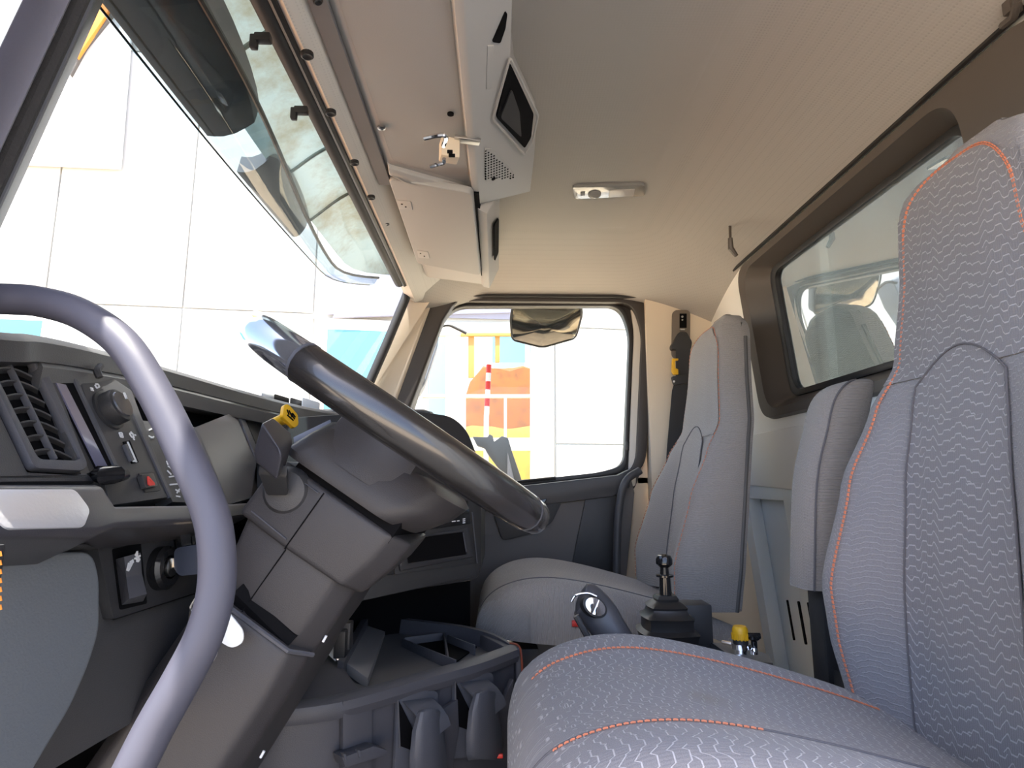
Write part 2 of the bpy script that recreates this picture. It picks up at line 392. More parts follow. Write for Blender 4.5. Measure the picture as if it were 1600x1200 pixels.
b = B(); plate(b, [dp(700, 772, .075), dp(965, 742, .075), dp(985, 732, .075), dp(985, 762, .075), dp(958, 776, .075), dp(760, 800, .075)], .03, (0, -1, 0), .008); obj('belt_trim', b, PLA, d1)
b = B(); tube(b, [dp(770, 757, .085), dp(868, 747, .085)], .006, 8); obj('window_wiper_strip', b, RUB, d1)
b = B(); plate(b, roundp([dp(770, 800, .07), dp(880, 778, .07), dp(862, 818, .07), dp(838, 832, .07), dp(785, 845, .07)], .02), .02, (0, -1, 0), .004); obj('pull_recess', b, BLK, d1)
b = B(); plate(b, [dp(840, 782, .085), dp(855, 779, .085), dp(846, 800, .085), dp(838, 806, .085)], .02, (0, -1, 0), .003); obj('door_handle', b, GLOSSB, d1)
b = B(); plate(b, [dp(915, 778, .062), dp(965, 773, .062), dp(958, 900, .062), dp(890, 900, .062)], .01, (0, -1, 0), .004); obj('dark_inset', b, BLK, d1)
b = B(); tube(b, cat([dp(1000, 735, .12), dp(978, 752, .13), dp(968, 790, .13), dp(964, 860, .13), dp(964, 960, .13)], 6), .014, 10); obj('grab_strap', b, PLA, d1)
# passenger A pillar (beige) with the windscreen seal
YA = 2.13
b = B(); plate(b, [P(640, 425, YA), P(694, 455, YA+.03), P(672, 480, YA+.05), P(596, 690, YA+.05), P(540, 690, YA), P(580, 598, YA)], .09, (0, -1, 0), .02, 3); struct('trim_5', b, BEIGE)
STRIP = mat('weatherstrip', (.034, .027, .023), .5)
b = B(); plate(b, [P(690, 452, YA+.06), P(725, 464, YA+.07), P(706, 478, YA+.07), P(692, 500, YA+.07), P(640, 640, YA+.07), P(622, 690, YA+.07), P(585, 690, YA+.06), P(604, 640, YA+.06), P(668, 474, YA+.06)], .06, (0, -1, 0), .012, 3); struct('trim_6', b, STRIP)
b = B(); tube(b, [V(-.325, y, ZH-.006) for y in (.45, .8, 1.2, 1.6, 1.95)]+[P(636, 424, 2.10), P(641, 445, 2.10), P(632, 470, 2.10), P(605, 535, 2.10), P(572, 610, 2.10), P(545, 680, 2.10)], .0165, 10); ws = struct('trim_7', b, mat('screen_rubber', (.02, .02, .021), .6))
b = B(); tube(b, [V(-.307, y, ZH-.014) for y in (.45, .8, 1.2, 1.6, 1.95)]+[P(645, 430, 2.09)], .007, 8); obj('seal_bead', b, RUB, ws)
for u, v in ((411, 60), (471, 173)):
    b = B(); c = PX(u, v, -.326); box(b, c, (.022, .012, .012), None, .002); box(b, c+V(-.012, 0, -.006), (.01, .010, .02), None, .002); obj('retaining_clip', b, RUB, ws)
# windscreen header cover with push clips
b = B(); hy = [.40, .8, 1.2, 1.6, 1.9, 2.05, 2.13]
loft(b, [[V(-.309, y, ZH-.012), V(-.292, y, ZH-.019), V(-.272, y, ZH-.012), V(-.255, y, ZH+.008), V(-.20, y, ZH+.04), V(-.20, y, .8), V(-.33, y, .8), V(-.33, y, ZH)] for y in hy]); hd = struct('trim_8', b, HDRC)
for u, v, X, r in ((480, 88, -.283, .0095), (517, 178, -.283, .009), (554, 256, -.283, .009), (580, 310, -.283, .009), (603, 351, -.283, .009), (622, 385, -.283, .009), (545, 118, -.245, .006), (587, 228, -.245, .007), (497, 3, -.245, .007)):
    b = B(); c = PX(u, v, X); nn = V(.3 if X > -.26 else .1, 0, -1); lathe(b, [(r, -.004), (r, .001), (r*.75, .002), (r*.35, .0005)], c-nn.normalized()*.001, nn, 14); obj('push_clip', b, RUB, hd)
b = B(); bb(b, (-.262, .35, .655), (-.236, 1.27, .67)); struct('trim_11', b, mat('header_strip_grey', (.19, .19, .20), .5))
# windscreen glass (curved) from header to cowl
b = B(); rows = []
for i in range(9):
    t = i/8; row = []
    for j in range(15):
        y = lerp(.46, 2.12, j/14); s = (j/14-.5)*2
        row.append(V(lerp(-.325, -.62, t)-.10*(1-s*s)*t*.8, y, lerp(ZH+.01, .07, t)))
    rows.append(row)
loft(b, rows, False, False); w1 = struct('window_1', b, GLS)
# driver side A pillar: door opening flange, rubber, trim (a leaning bar, seen close up)
dirA = (P(165, 0, .60)-P(0, 364, .60)).normalized()
def abar(name, near, far, m, par=None, v=180):
    """bar along the pillar; near/far = (pixel left, pixel right, depth) of its two faces"""
    b = B(); q = [P(near[0], v, near[2]), P(near[1], v, near[2]), P(far[1], v, far[2]), P(far[0], v, far[2])]
    loft(b, [[p-dirA*.60 for p in q], [p+dirA*.42 for p in q]]); bev(b, b.faces[:], .003); return struct(name, b, m, par)
ap = abar('trim_9', (20, 66, .50), (-40, 81, .60), PLA)
abar('flange', (-190, -50, .40), (-170, -50, .43), WPAINT, ap)
abar('grey_face', (-58, 26, .44), (-50, 30, .49), mat('door_frame_grey', (.16, .155, .185), .5, bump=(300, .2)), ap)
b = B(); c = P(38, 180, .46); tube(b, [c-dirA*.6, c+dirA*.4], .0075, 8); obj('fuzzy_seal', b, mat('flock_seal', (.035, .033, .033), .95, bump=(400, 1)), ap)
b = B(); c = P(54, 180, .47); tube(b, [c-dirA*.6, c+dirA*.4], .005, 8); obj('seal_lip', b, GRYP, ap)
# ================================================================ OVERHEAD CONSOLE
oc = thing('overhead_console', 'light grey overhead console with perforated grille and open pockets above the windscreen', 'console', V(-.1, .9, .64))
def yend(x): return 1.222+(x+.225)*.65
def ox(y): return .02+.062*sstep(y, 1.0, 1.2)
def sec1(f):
    k = f; out = []
    y0 = lerp(.40, 1.40, f); X = ox(y0)
    for x, z in ((-.24, .668), (-.228, .660), (-.064+.006*k, .660), (-.062+.006*k, .645), (-.048+.006*k, .645), (-.042+.006*k, .649), (X, .652+(X+.037)*.5625), (X+.004, .80), (-.24, .80)):
        out.append(V(x, lerp(.40, yend(x), f), z))
    return out
b = B(); loft(b, [sec1(f) for f in (0, .3, .58, .64, .70, .76, .82, 1)]); bev(b, b.faces[:], .003); obj('shell', b, LTGRY, oc)
b = B(); plate(b, roundp([V(-.222, .44, .659), V(-.068, .44, .659), V(-.062, 1.27, .659), V(-.218, 1.175, .659)], .015), .006, (0, 0, -1), .001); obj('underside_panel', b, mat('console_panel_grey', (.36, .375, .385), .6, bump=(500, .2)), oc)
b = B(); prism(b, [V(-.230, 1.18, .660), V(-.225, 1.19, .652), V(-.05, 1.290, .650), V(-.05, 1.335, .642), V(-.2, 1.237, .642), V(-.231, 1.215, .648)], (0, 0, .02), .004); obj('end_lip', b, LTGRY, oc)
# slanted rear face
q0 = V(-.04, 1.2, .652); sn = V(.066, .0, -.11).normalized()
SP0 = V(-.037, 1.235, .652); SN = (V(.075, 1.235, .715)-SP0).cross(V(-.045, .4, .652)-SP0).normalized()
if SN.z > 0: SN = -SN
def SF(u, v, o=0): return PL(u, v, SP0+SN*o, SN)
b = B(); plate(b, roundp([SF(790, 18, .004), SF(793, 22, .004), SF(790, 45, .004), SF(782, 68, .004), SF(769, 66, .004)], .004), .004, SN); obj('narrow_slot', b, VOID, oc)
b = B(); plate(b, roundp([SF(797, 98, .006), SF(834, 178, .006), SF(830, 215, .006), SF(820, 232, .006), SF(776, 184, .006)], .008), .004, SN); obj('pocket', b, VOID, oc)
b = B(); pr = [SF(797, 90, .007), SF(841, 180, .007), SF(832, 222, .007), SF(820, 242, .007), SF(770, 186, .007)]; tube(b, roundp(pr, .008), .0022, 6, True); obj('pocket_rim', b, LTGRY, oc)
b = B(); plate(b, roundp([SF(800, 140, .009), SF(812, 175, .009), SF(815, 215, .009), SF(782, 184, .009)], .01), .004, SN); obj('pocket_net', b, mat('net_cloth', (.03, .03, .034), .7), oc)
b = B(); plate(b, [SF(762, 72, .004), SF(772, 72, .004), SF(768, 140, .004), SF(760, 140, .004)], .004, SN, .001); obj('catch_cover', b, LTGRY, oc)
gr = roundp([SF(757, 232, .004), SF(768, 233, .004), SF(804, 272, .004), SF(800, 277, .004), SF(760, 284, .004)], .004)
b = B(); plate(b, gr, .004, SN); g = obj('speaker_grille', b, LTGRY, oc)
b = B(); cells = 0
for r in range(13):
    for c in range(11):
        u = 759+c*4.3; v = 236+r*4.0+(c % 2)*2+c*.55
        if v > 280 or (u-757) > (v-228)*1.02: continue
        lathe(b, [(.0019, -.002), (.0019, .0006)], SF(u, v, .0045), SN, 6)
h_ = obj('grille_hole', b, VOID, g, kind='stuff')
b = B(); lathe(b, [(.005, 0), (.005, .002)], SF(771, 279, .005), SN, 10); obj('screw_hole', b, VOID, oc)
b = B(); lathe(b, [(.0075, 0), (.0075, .004), (.004, .006)], PZ(596, 198, .657), (0, 0, -1), 12); obj('screw', b, STEEL, oc)
b = B(); lathe(b, [(.006, 0), (.006, .003)], PZ(704, 177, .657), (0, 0, -1), 12); obj('screw_hole', b, VOID, oc)
# second unit: a cupboard with a drop-down door
cu = thing('overhead_cupboard', 'grey overhead cupboard with a flat hinged door above passenger side windscreen', 'cupboard', V(-.13, 1.5, .65))
b = B()
def sec2(y): return [V(-.236, y, .678), V(-.225, y, .670), V(-.050, y, .648), V(-.044, y, .639), V(-.024, y, .634), V(.006, y, .70), V(.006, y, .80), V(-.236, y, .80)]
b0 = sec2(1.33); b1 = sec2(1.93)
for q in b0: q.y = max(1.27, yend(q.x)+.014)
loft(b, [b0, b1]); bev(b, b.faces[:], .003); obj('case', b, LTGRY, cu)
def DP_(u, v, o=0): return PL(u, v, V(-.136, 1.5, .662-o), V(-.13, 0, -1).normalized())
dn = V(-.13, 0, -1).normalized()
b = B(); plate(b, roundp([DP_(606, 279, .024), DP_(738, 303, .024), DP_(751, 431, .024), DP_(652, 412, .024)], .018, 5), .018, dn, .004, 3); dr = obj('door', b, mat('cupboard_door_grey', (.38, .385, .385), .5, bump=(500, .2)), cu)
b = B(); plate(b, [DP_(739, 300, .008), DP_(748, 302, .008), DP_(759, 431, .008), DP_(752, 431, .008)], .01, dn); obj('door_gap', b, VOID, cu)
for u, v, s in ((631, 321, 1), (660, 398, .8)):
    b = B(); plate(b, roundp([DP_(u-11*s, v-8*s, .0255), DP_(u+11*s, v-5*s, .0255), DP_(u+14*s, v+8*s, .0255), DP_(u-8*s, v+6*s, .0255)], .004), .004, dn, .001); hn = obj('hinge', b, LTGRY, dr)
    for k in (-3, 3):
        b = B(); lathe(b, [(.0022, 0), (.0022, .001)], DP_(u+k, v+k*.7, .0257), dn, 8); obj('hinge_screw', b, VOID, dr)
b = B(); a = [V(-.010, 1.46, .651), V(-.010, 1.72, .651), V(.001, 1.74, .687), V(.001, 1.50, .687)]; prism(b, roundp([p+V(.004, 0, -.003) for p in a], .012), (-.003, 0, .003)); obj('side_pocket', b, VOID, cu)
# microphone holder bracket with chrome hooks
mh = thing('microphone_hook', 'small white bracket with two chrome wire hooks under the overhead console', 'bracket', PZ(700, 235, .63))
b = B(); c = PZ(702, 235, .628); box(b, c, (.036, .030, .04), Matrix.Rotation(.25, 3, 'Z'), .004); obj('block', b, BEIGE, mh)
b = B(); box(b, c+V(.034, -.006, .018), (.05, .018, .006), Matrix.Rotation(.25, 3, 'Z'), .001); obj('mount_plate', b, STEEL, mh)
b = B(); tube(b, cat([PZ(693, 228, .60), PZ(697, 214, .597), PZ(688, 211, .595), PZ(663, 216, .595)], 5), .0042, 8); obj('hook', b, CHROME, mh)
b = B(); tube(b, cat([PZ(694, 248, .60), PZ(693, 254, .597), PZ(686, 256, .595), PZ(673, 260, .595)], 5), .0040, 8); obj('hook', b, CHROME, mh)
b = B(); box(b, PZ(706, 243, .594), (.012, .004, .006), None, .001); box(b, PZ(703, 237, .594), (.010, .004, .006), None, .001); obj('clip_slot', b, VOID, mh)
# dome lamp and coat hook
dl = thing('dome_light', 'oval clear interior lamp in the middle of the headliner', 'lamp', PZ(952, 301, .79))
dz = .792
ol = roundp([PZ(894, 292, dz), PZ(1008, 289, dz), PZ(1009, 307, dz), PZ(897, 313, dz)], .016, 6)
b = B(); plate(b, ol, .02, (0, 0, -1), .005); obj('housing', b, mat('lamp_clear_plastic', (.24, .24, .235), .15, coat=1), dl)
b = B(); plate(b, [PZ(953, 298, dz-.002), PZ(992, 296, dz-.002), PZ(990, 307, dz-.002), PZ(951, 309, dz-.002)], .006, (0, 0, -1), .001); obj('diffuser', b, mat('diffuser_white', (.50, .48, .46), .3), dl)
b = B(); lathe(b, [(.018, -.006), (.018, .004), (.012, .010), (.004, .013)], PZ(929, 303, dz), (0, 0, -1), 18); obj('reading_lamp', b, mat('lamp_lens', (.30, .30, .29), .1), dl)
b = B(); plate(b, [PZ(907, 301, dz-.002), PZ(914, 300.5, dz-.002), PZ(914, 306, dz-.002), PZ(907, 306, dz-.002)], .004, (0, 0, -1), .001); obj('rocker', b, GRYP, dl)
b = B(); c0 = PX(1141, 372, .68); c1 = PX(1151, 400, .70)
tube(b, [c0, lerp(c0, c1, .5)+V(-.008, 0, -.004), c1], [.007, .009, .006], 8); tube(b, [c0, c0+V(.006, .01, .05)], .004, 6)
obj('coat_hook', b, BRN, None, 'small brown coat hook at the rear corner of the headliner', 'hook')
b = B(); c = PZ(1590, 0, .70); tube(b, [c, c+V(.01, .02, -.01), c+V(.02, .05, .0)], .006, 8); box(b, c+V(.01, .02, .02), (.02, .015, .05), None, .002)
obj('coat_hook', b, BRN, None, 'small brown coat hook at the top right corner above the driver seat', 'hook')
# exterior sun visor seen through the glass
sv = thing('sun_visor', 'dirty white outside sun visor with a smoked lip over the windscreen', 'visor', V(-.45, 1.3, .6))
b = B(); rows = []
def vfront(y): return (-.515-.02*math.sin((y-.4)*2), .622)
for j in range(31):
    y = lerp(.30, 2.14, j/30); fx, fz = vfront(y); e = sstep(y, 1.72, 2.14)**1.6
    fx = lerp(fx, -.335, e); fz = lerp(fz, .70, e*.9)
    row = []
    for i in range(9):
        t = i/8; row.append(V(lerp(-.325, fx+.06, t), y, lerp(.725, fz+.035, t)+.03*math.sin(math.pi*t)))
    rows.append(row)
loft(b, rows, False, False); obj('skin', b, VISW, sv)
for ys in (.86, 1.21, 1.42):
    b = B(); pts = []
    for i in range(9):
        t = i/8; fx, fz = vfront(ys); pts.append(V(lerp(-.325, fx+.06, t), ys+.05*math.sin(t*2.2), lerp(.725, fz+.035, t)+.03*math.sin(math.pi*t)-.003))
    tube(b, pts, .004, 6); obj('seam_rib', b, VISW, sv)
b = B(); rows = []; yy = [lerp(.30, 1.97, j/36) for j in range(37)]
def lipsec(y, k=1.0):
    fx, fz = vfront(y); e = sstep(y, 1.72, 2.14)**1.6; fx = lerp(fx, -.335, e); fz = lerp(fz, .70, e*.9)
    wv = lerp(.125, .03, sstep(y, .8, 1.85))*k
    return [V(fx+wv*lerp(0, 1, t), y, fz+.028*t-.012*math.sin(math.pi*t)) for t in (0, .15, .35, .6, .85, 1)]
loft(b, [lipsec(y) for y in yy], False, False); obj('smoked_lip', b, VISL, sv)
for (a, c, k, nm) in ((.30, 1.04, 1.0, 'lamp_housing'), (1.17, 1.50, .85, 'lamp_housing')):
    b = B(); n = 14; rr = []
    for j in range(n+1):
        y = lerp(a, c, j/n); s = lipsec(y, k*(.55+.45*math.sin(math.pi*min(1, max(0.0, (j+.6)/(n+1.2))))**.4))
        rr.append([p+V(.003, 0, .006) for p in s]+[p+V(.01, 0, .04) for p in s[::-1]])
    loft(b, rr); obj(nm, b, VISD, sv)
b = B(); tube(b, [lipsec(y)[5]+V(0, 0, -.003) for y in yy], .0045, 6); obj('lip_joint', b, RUB, sv)
b = B(); tube(b, [lipsec(y)[0] for y in yy], .002, 6); obj('lip_edge', b, GLOSSB, sv)
# ================================================================ DASHBOARD
da = thing('dashboard', 'black truck dashboard with silver band, switches and instrument hood', 'dashboard', V(-.5, 1.2, -.3))
DN = V(1, 0, .5).normalized(); DP0 = V(-.405, 0, 0)
def D(u, v, o=0): return PL(u, v, DP0+DN*o, DN)
def dpl(name, px, o, t, m, par=None, r=0, bv=.0, **k):
    b = B(); pts = [D(u, v, o) for u, v in px]
    if r: pts = roundp(pts, r)
    plate(b, pts, t, DN, bv); return obj(name, b, m, par or da, **k)
# top pad: crest runs away from the driver door, falls forward to the windscreen
cr = cat([P(-220, 496, .45), P(0, 519, .56), P(50, 523, .61), P(130, 540, .70), P(250, 572, .90), P(400, 616, 1.17), P(500, 640, 1.40), P(600, 652, 1.62), P(680, 655, 1.9), P(700, 655, 2.12)], 4)
b = B()
loft(b, [[c+V(.014, 0, -.028), c+V(.012, 0, -.008), c+V(.004, 0, -.001), c, c+V(-.03, 0, .0), V(-.555, c.y, c.z-.05), V(-.555, c.y, -.1), V(c.x-.10, c.y, c.z-.06)] for c in cr]); obj('top_pad', b, PLA, da)
b = B(); loft(b, [[c+V(.012, 0, -.028), c+V(.018, -.004, -.034), c+V(.016, -.004, -.055), c+V(-.03, 0, -.055)] for c in cr[8:26]]); obj('hood_band', b, mat('hood_grey', (.085, .085, .088), .45, bump=(800, .3)), da)
b = B(); tube(b, cat([D(157, 572, .012), D(152, 580, .012), D(156, 590, .012)], 4), .004, 8); obj('hood_end', b, BLK, da)
# dark body behind the face
b = B(); plate(b, [D(-260, 500, -.05), D(60, 525, -.05), D(240, 590, -.05), D(370, 625, -.05), D(420, 700, -.05), D(400, 800, -.05), D(-260, 850, -.05)], .12, DN); obj('body', b, BLK, da)
# left face panel with the air vent
b = B()
ov = roundp([D(-40, 549), D(38, 550), D(56, 557), D(131, 730), D(122, 739), D(46, 735), D(-12, 612)], .006, 3)
iv = roundp([D(-26, 560), D(24, 560), D(44, 562), D(121, 718), D(114, 722), D(54, 720), D(0, 612)], .006, 3)
ringplate(b, [p+DN*.005 for p in ov], [p+DN*.004 for p in iv], .008, DN, .002); av = obj('air_vent', b, GRYP, da)
dpl('vent_void', [(-40, 545), (50, 550), (126, 728), (44, 732)], -.006, .01, VOID, av)
for k, vv in enumerate((577, 597, 618, 639, 660, 682, 704)):
    t = (vv-560)/157.; L = (lerp(-26, 54, t), vv); R_ = (lerp(42, 119, t), vv+3)
    b = B(); fr = []; bk = []
    for i in range(11):
        q = i/10; u = lerp(L[0], R_[0], q); v = lerp(L[1], R_[1], q)+7-12*math.sin(math.pi*(q*.85+.15))
        fr.append(D(u, v, .002)); bk.append(D(u, v, -.006)+V(0, 0, -.007))
    loft(b, [[a, a+V(0, 0, -.0016), c_+V(0, 0, -.0016), c_] for a, c_ in zip(fr, bk)]); obj('slat', b, PLA, av)
b = B(); prism(b, [D(11, 558, .003), D(13, 557, .003), D(91, 716, .003), D(89, 717, .003)], -DN*.006, .0005); obj('divider', b, GRYP, av)
dpl('left_face', [(-260, 548), (-42, 548), (-14, 614), (44, 736), (122, 741), (134, 736), (152, 752), (-260, 756)], .002, .05, PLA, None, 0, .004)
dpl('face_strip', [(46, 544), (72, 552), (140, 738), (128, 744), (56, 556)], .001, .03, PLA)
dpl('upper_strip', [(-260, 505), (50, 530), (64, 548), (40, 546), (-90, 538), (-260, 538)], .004, .03, PLA)
# tall slot with a pale reflective strip and a black handle under it
sp = dpl('slot_panel', [(66, 562), (118, 572), (205, 762), (168, 790), (142, 742)], -.001, .03, BLK, None, 0, .002)
dpl('slot_void', [(80, 590), (116, 596), (184, 736), (152, 736)], .0005, .003, VOID, sp)
dpl('pale_strip', [(88, 598), (103, 601), (168, 728), (152, 728)], .002, .003, mat('display_strip', (.16, .16, .24), .12, coat=1), sp)
dpl('strip_edge', [(116, 592), (120, 592), (188, 734), (183, 736)], .003, .01, GRYP, sp)
b = B(); tube(b, [D(152, 742, .004), D(160, 744, .016), D(180, 741, .020), D(194, 742, .010)], [.007, .009, .0095, .006], 10); obj('slide_handle', b, GLOSSB, da)
# switch panel: rotary light knob, dimmer, hazard button
sw = dpl('switch_panel', [(120, 575), (152, 574), (206, 610), (268, 776), (172, 790), (140, 640)], .000, .03, PLA, None, .004, .002)
dpl('panel_edge', [(205, 640), (208, 640), (270, 776), (266, 777)], .002, .004, GRYP, sw)
b = B(); lathe(b, [(.024, 0), (.024, .003), (.021, .004)], D(168, 642, .0), DN, 28); kb = obj('knob_bezel', b, BLK, sw)
b = B(); lathe(b, [(.0205, .001), (.0205, .014), (.0195, .017), (.0165, .018)], D(168, 642, .0), DN, 32); lk = obj('light_knob', b, BLK, sw)
b = B(); kc = D(168, 642, 0)+DN*.0185; lathe(b, [(.017, -.002), (.015, .001), (.002, .0015)], kc, DN, 28); obj('knob_cap', b, mat('knob_cap_gloss', (.06, .06, .065), .18), sw)
def stroke(name, par, m, segs, w=.0012, plane=D, o=.002, t=.001, nn=None):
    b = B(); nn = nn or DN
    for (u0, v0, u1, v1) in segs:
        a = plane(u0, v0, o); c = plane(u1, v1, o); d = (c-a).normalized().cross(nn)*w
        prism(b, [a-d, a+d, c+d, c-d], -nn*t)
    return obj(name, b, m, par)
b = B(); a = kc+V(0, .001, .009); d = V(-.0045, 0, .009).normalized(); e = d.cross(DN)*.0013
prism(b, [a-d*.004-e+DN*.002, a-d*.004+e+DN*.002, a+d*.004+e+DN*.002, a+d*.004-e+DN*.002], -DN*.0015); obj('pointer_mark', b, MARK, sw)
stroke('lamp_symbol', sw, MARK, [(149, 601, 152, 606), (150, 600, 154, 600), (154, 600, 156, 604), (152, 606, 156, 604), (142, 606, 146, 607), (143, 609, 147, 610)], .0009)
stroke('dimmer_symbol', sw, MARK, [(187, 676, 191, 676), (191, 676, 193, 683), (193, 683, 189, 682), (189, 682, 187, 676), (189, 678, 191, 681)], .0008)
stroke('brightness_symbol', sw, MARK, [(203, 677, 208, 677), (208, 677, 210, 684), (210, 684, 206, 682), (206, 682, 203, 677), (205, 674, 206, 676), (209, 685, 211, 687), (211, 679, 213, 680)], .0008)
dpl('dimmer_slot', [(193, 690), (203, 688), (217, 722), (207, 724)], .0015, .002, VOID, sw)
stroke('dimmer_scale', sw, MARK, [(200, 690, 214, 722), (208, 720, 214, 720)], .0011, o=.003)
dpl('dimmer_wheel', [(195, 694), (199, 693), (210, 719), (206, 720)], .004, .004, GRYP, sw, 0, .001)
hz = dpl('hazard_frame', [(217, 739), (242, 737), (252, 766), (227, 769)], .0015, .003, BLK, sw, .002)
dpl('hazard_button', [(221, 741), (240, 739), (247, 759), (228, 762)], .007, .006, mat('button_grey', (.05, .05, .052), .35), sw, .002, .001)
stroke('hazard_symbol', sw, REDM, [(232, 745, 233, 757), (233, 757, 242, 756), (242, 756, 232, 745), (234, 750, 235, 755), (235, 754, 239, 754)], .0014, o=.009)
# instrument cluster under the hood
cl = dpl('cluster_back', [(165, 590), (240, 612), (372, 640), (402, 716), (388, 792), (262, 786), (205, 640)], -.040, .02, VOID)
dpl('cluster_panel', [(205, 655), (310, 668), (352, 788), (270, 784)], -.006, .02, PLA, cl)
b = B(); lathe(b, [(.0052, 0), (.0052, .002), (.002, .003)], D(218, 665, -.004), DN, 14); obj('red_warning_lamp', b, REDM, cl)
stroke('warning_symbol', cl, MARK, [(233, 672, 239, 669), (233, 681, 240, 684), (236, 684, 241, 682), (239, 669, 241, 672)], .0009, o=-.005)
stroke('gauge_print', cl, MARK, [(261, 720, 263, 726), (263, 728, 270, 733), (262, 735, 268, 741), (265, 745, 272, 744), (266, 757, 279, 756), (275, 765, 281, 768), (276, 775, 282, 776), (277, 770, 281, 764)], .0009, o=-.005)
dpl('cluster_lens', [(304, 668), (370, 642), (402, 714), (392, 778), (352, 790)], .000, .02, mat('cluster_lens_grey', (.05, .05, .066), .3), cl)
dpl('lens_edge', [(300, 669), (309, 668), (358, 786), (350, 789)], .003, .012, GRYP, cl, 0, .002)
dpl('lens_side', [(370, 640), (377, 640), (408, 712), (402, 718)], .003, .02, GRYP, cl, 0, .002)
dpl('lens_wing', [(378, 640), (420, 636), (430, 700), (410, 716)], -.002, .02, mat('wing_grey', (.05, .048, .044), .5), cl)
# silver band and its dark ledge
b = B()
lt = [D(-260, 757, .022), D(152, 757, .022), D(170, 792, .016), D(330, 790, .012), D(392, 786, .010)]
lb = [D(-260, 842, .022), D(140, 842, .024), D(172, 828, .020), D(330, 816, .014), D(392, 806, .010)]
loft(b, [[a-DN*.05, a, lerp(a, c, .12)+DN*.006, lerp(a, c, .9)+DN*.006, c, c-DN*.05] for a, c in zip(lt, lb)]); bev(b, b.faces[:], .003); obj('ledge', b, mat('ledge_grey', (.060, .058, .066), .32, bump=(900, .15)), da)
dpl('silver_band', [(-260, 764), (118, 764), (142, 796), (132, 824), (12, 826), (-6, 812), (-260, 812)], .0305, .004, SILV, None, .006, .001)
# lower left bolster, seen from the door
LN = V(1, -.15, .12).normalized(); LP = V(-.385, .6, -.12)
def LPn(u, v, o=0): return PL(u, v, LP+LN*o, LN)
b = B(); plate(b, roundp([LPn(-260, 862), LPn(146, 862), LPn(157, 900), LPn(157, 985), LPn(140, 1040), LPn(112, 1105), LPn(55, 1200), LPn(10, 1290), LPn(-260, 1290)], .012), .06, LN, .007, 3); obj('side_bolster', b, mat('bolster_slate', (.125, .137, .15), .6, bump=(450, .4)), da)
b = B(); plate(b, [LPn(-260, 846, .012), LPn(140, 850, .012), LPn(158, 858, .0), LPn(-260, 868, .0)], .05, LN, .004); obj('bolster_lip', b, BLK, da)
# ignition panel
IN = V(1, -.06, .10).normalized(); IP = V(-.415, .7, -.1)
def I(u, v, o=0): return PL(u, v, IP+IN*o, IN)
def ipl(name, px, o, t, m, par=None, r=0, bv=0, **k):
    b = B(); pts = [I(u, v, o) for u, v in px]
    if r: pts = roundp(pts, r)
    plate(b, pts, t, IN, bv); return obj(name, b, m, par or da, **k)
ig = ipl('ignition_panel', [(150, 846), (340, 814), (350, 912), (178, 968)], .0, .03, mat('panel_black', (.030, .030, .033), .5, bump=(800, .3)), None, .004, .002)
ipl('knee_panel', [(152, 850), (178, 968), (345, 914), (365, 950), (300, 1060), (225, 1120), (40, 1230), (100, 1100), (150, 1000)], -.012, .03, PLA, None, 0, .004)
def rocker(name, u, v, s):
    ipl('switch_frame', [(u-32*s, v-40*s), (u+12*s, v-50*s), (u+22*s, v+45*s), (u-20*s, v+55*s)], .001, .004, VOID, ig, .003)
    b = B(); q = []
    for (a0, a1, c0, c1, o) in ((-28, -24, 4, -31, .001), (-14, -28, 12, -35, .018), (-11, 4, 14, -2, .009), (-6, 38, 22, 30, .020), (-18, 48, 16, 42, .001)):
        q.append((I(u+a0*s, v+a1*s, o), I(u+c0*s, v+c1*s, o)))
    loft(b, [[x for x, y in q], [y for x, y in q]]); bev(b, b.faces[:], .0012); return obj(name, b, GRYP if s > .9 else PLA, ig)
rocker('rocker_switch', 208, 898, 1.0)
stroke('fan_symbol', ig, MARK, [(200, 892, 203, 880), (201, 890, 207, 878), (204, 880, 209, 876)], .0020, I, .0165, .001, IN)
stroke('lamp_symbol', ig, MARK, [(214, 863, 217, 878), (212, 866, 219, 875), (211, 873, 220, 868), (215, 861, 215, 878)], .0010, I, .0185, .001, IN)
rocker('rocker_switch', 290, 850, .62)
stroke('key_position_print', ig, MARK, [(228, 842, 234, 845), (231, 841, 230, 845), (242, 828, 247, 828), (242, 832, 247, 831), (245, 835, 245, 839), (254, 836, 257, 836), (258, 840, 260, 834), (261, 836, 265, 838)], .0009, I, .002, .001, IN)
b = B(); kc2 = I(249, 888, 0); lathe(b, [(.026, 0), (.026, .010), (.022, .014), (.014, .014), (.013, .006)], kc2, IN, 28); obj('ignition_switch', b, GLOSSB, ig)
b = B(); lathe(b, [(.011, .006), (.011, .016), (.004, .017)], kc2, IN, 20); obj('lock_barrel', b, STEEL, ig)
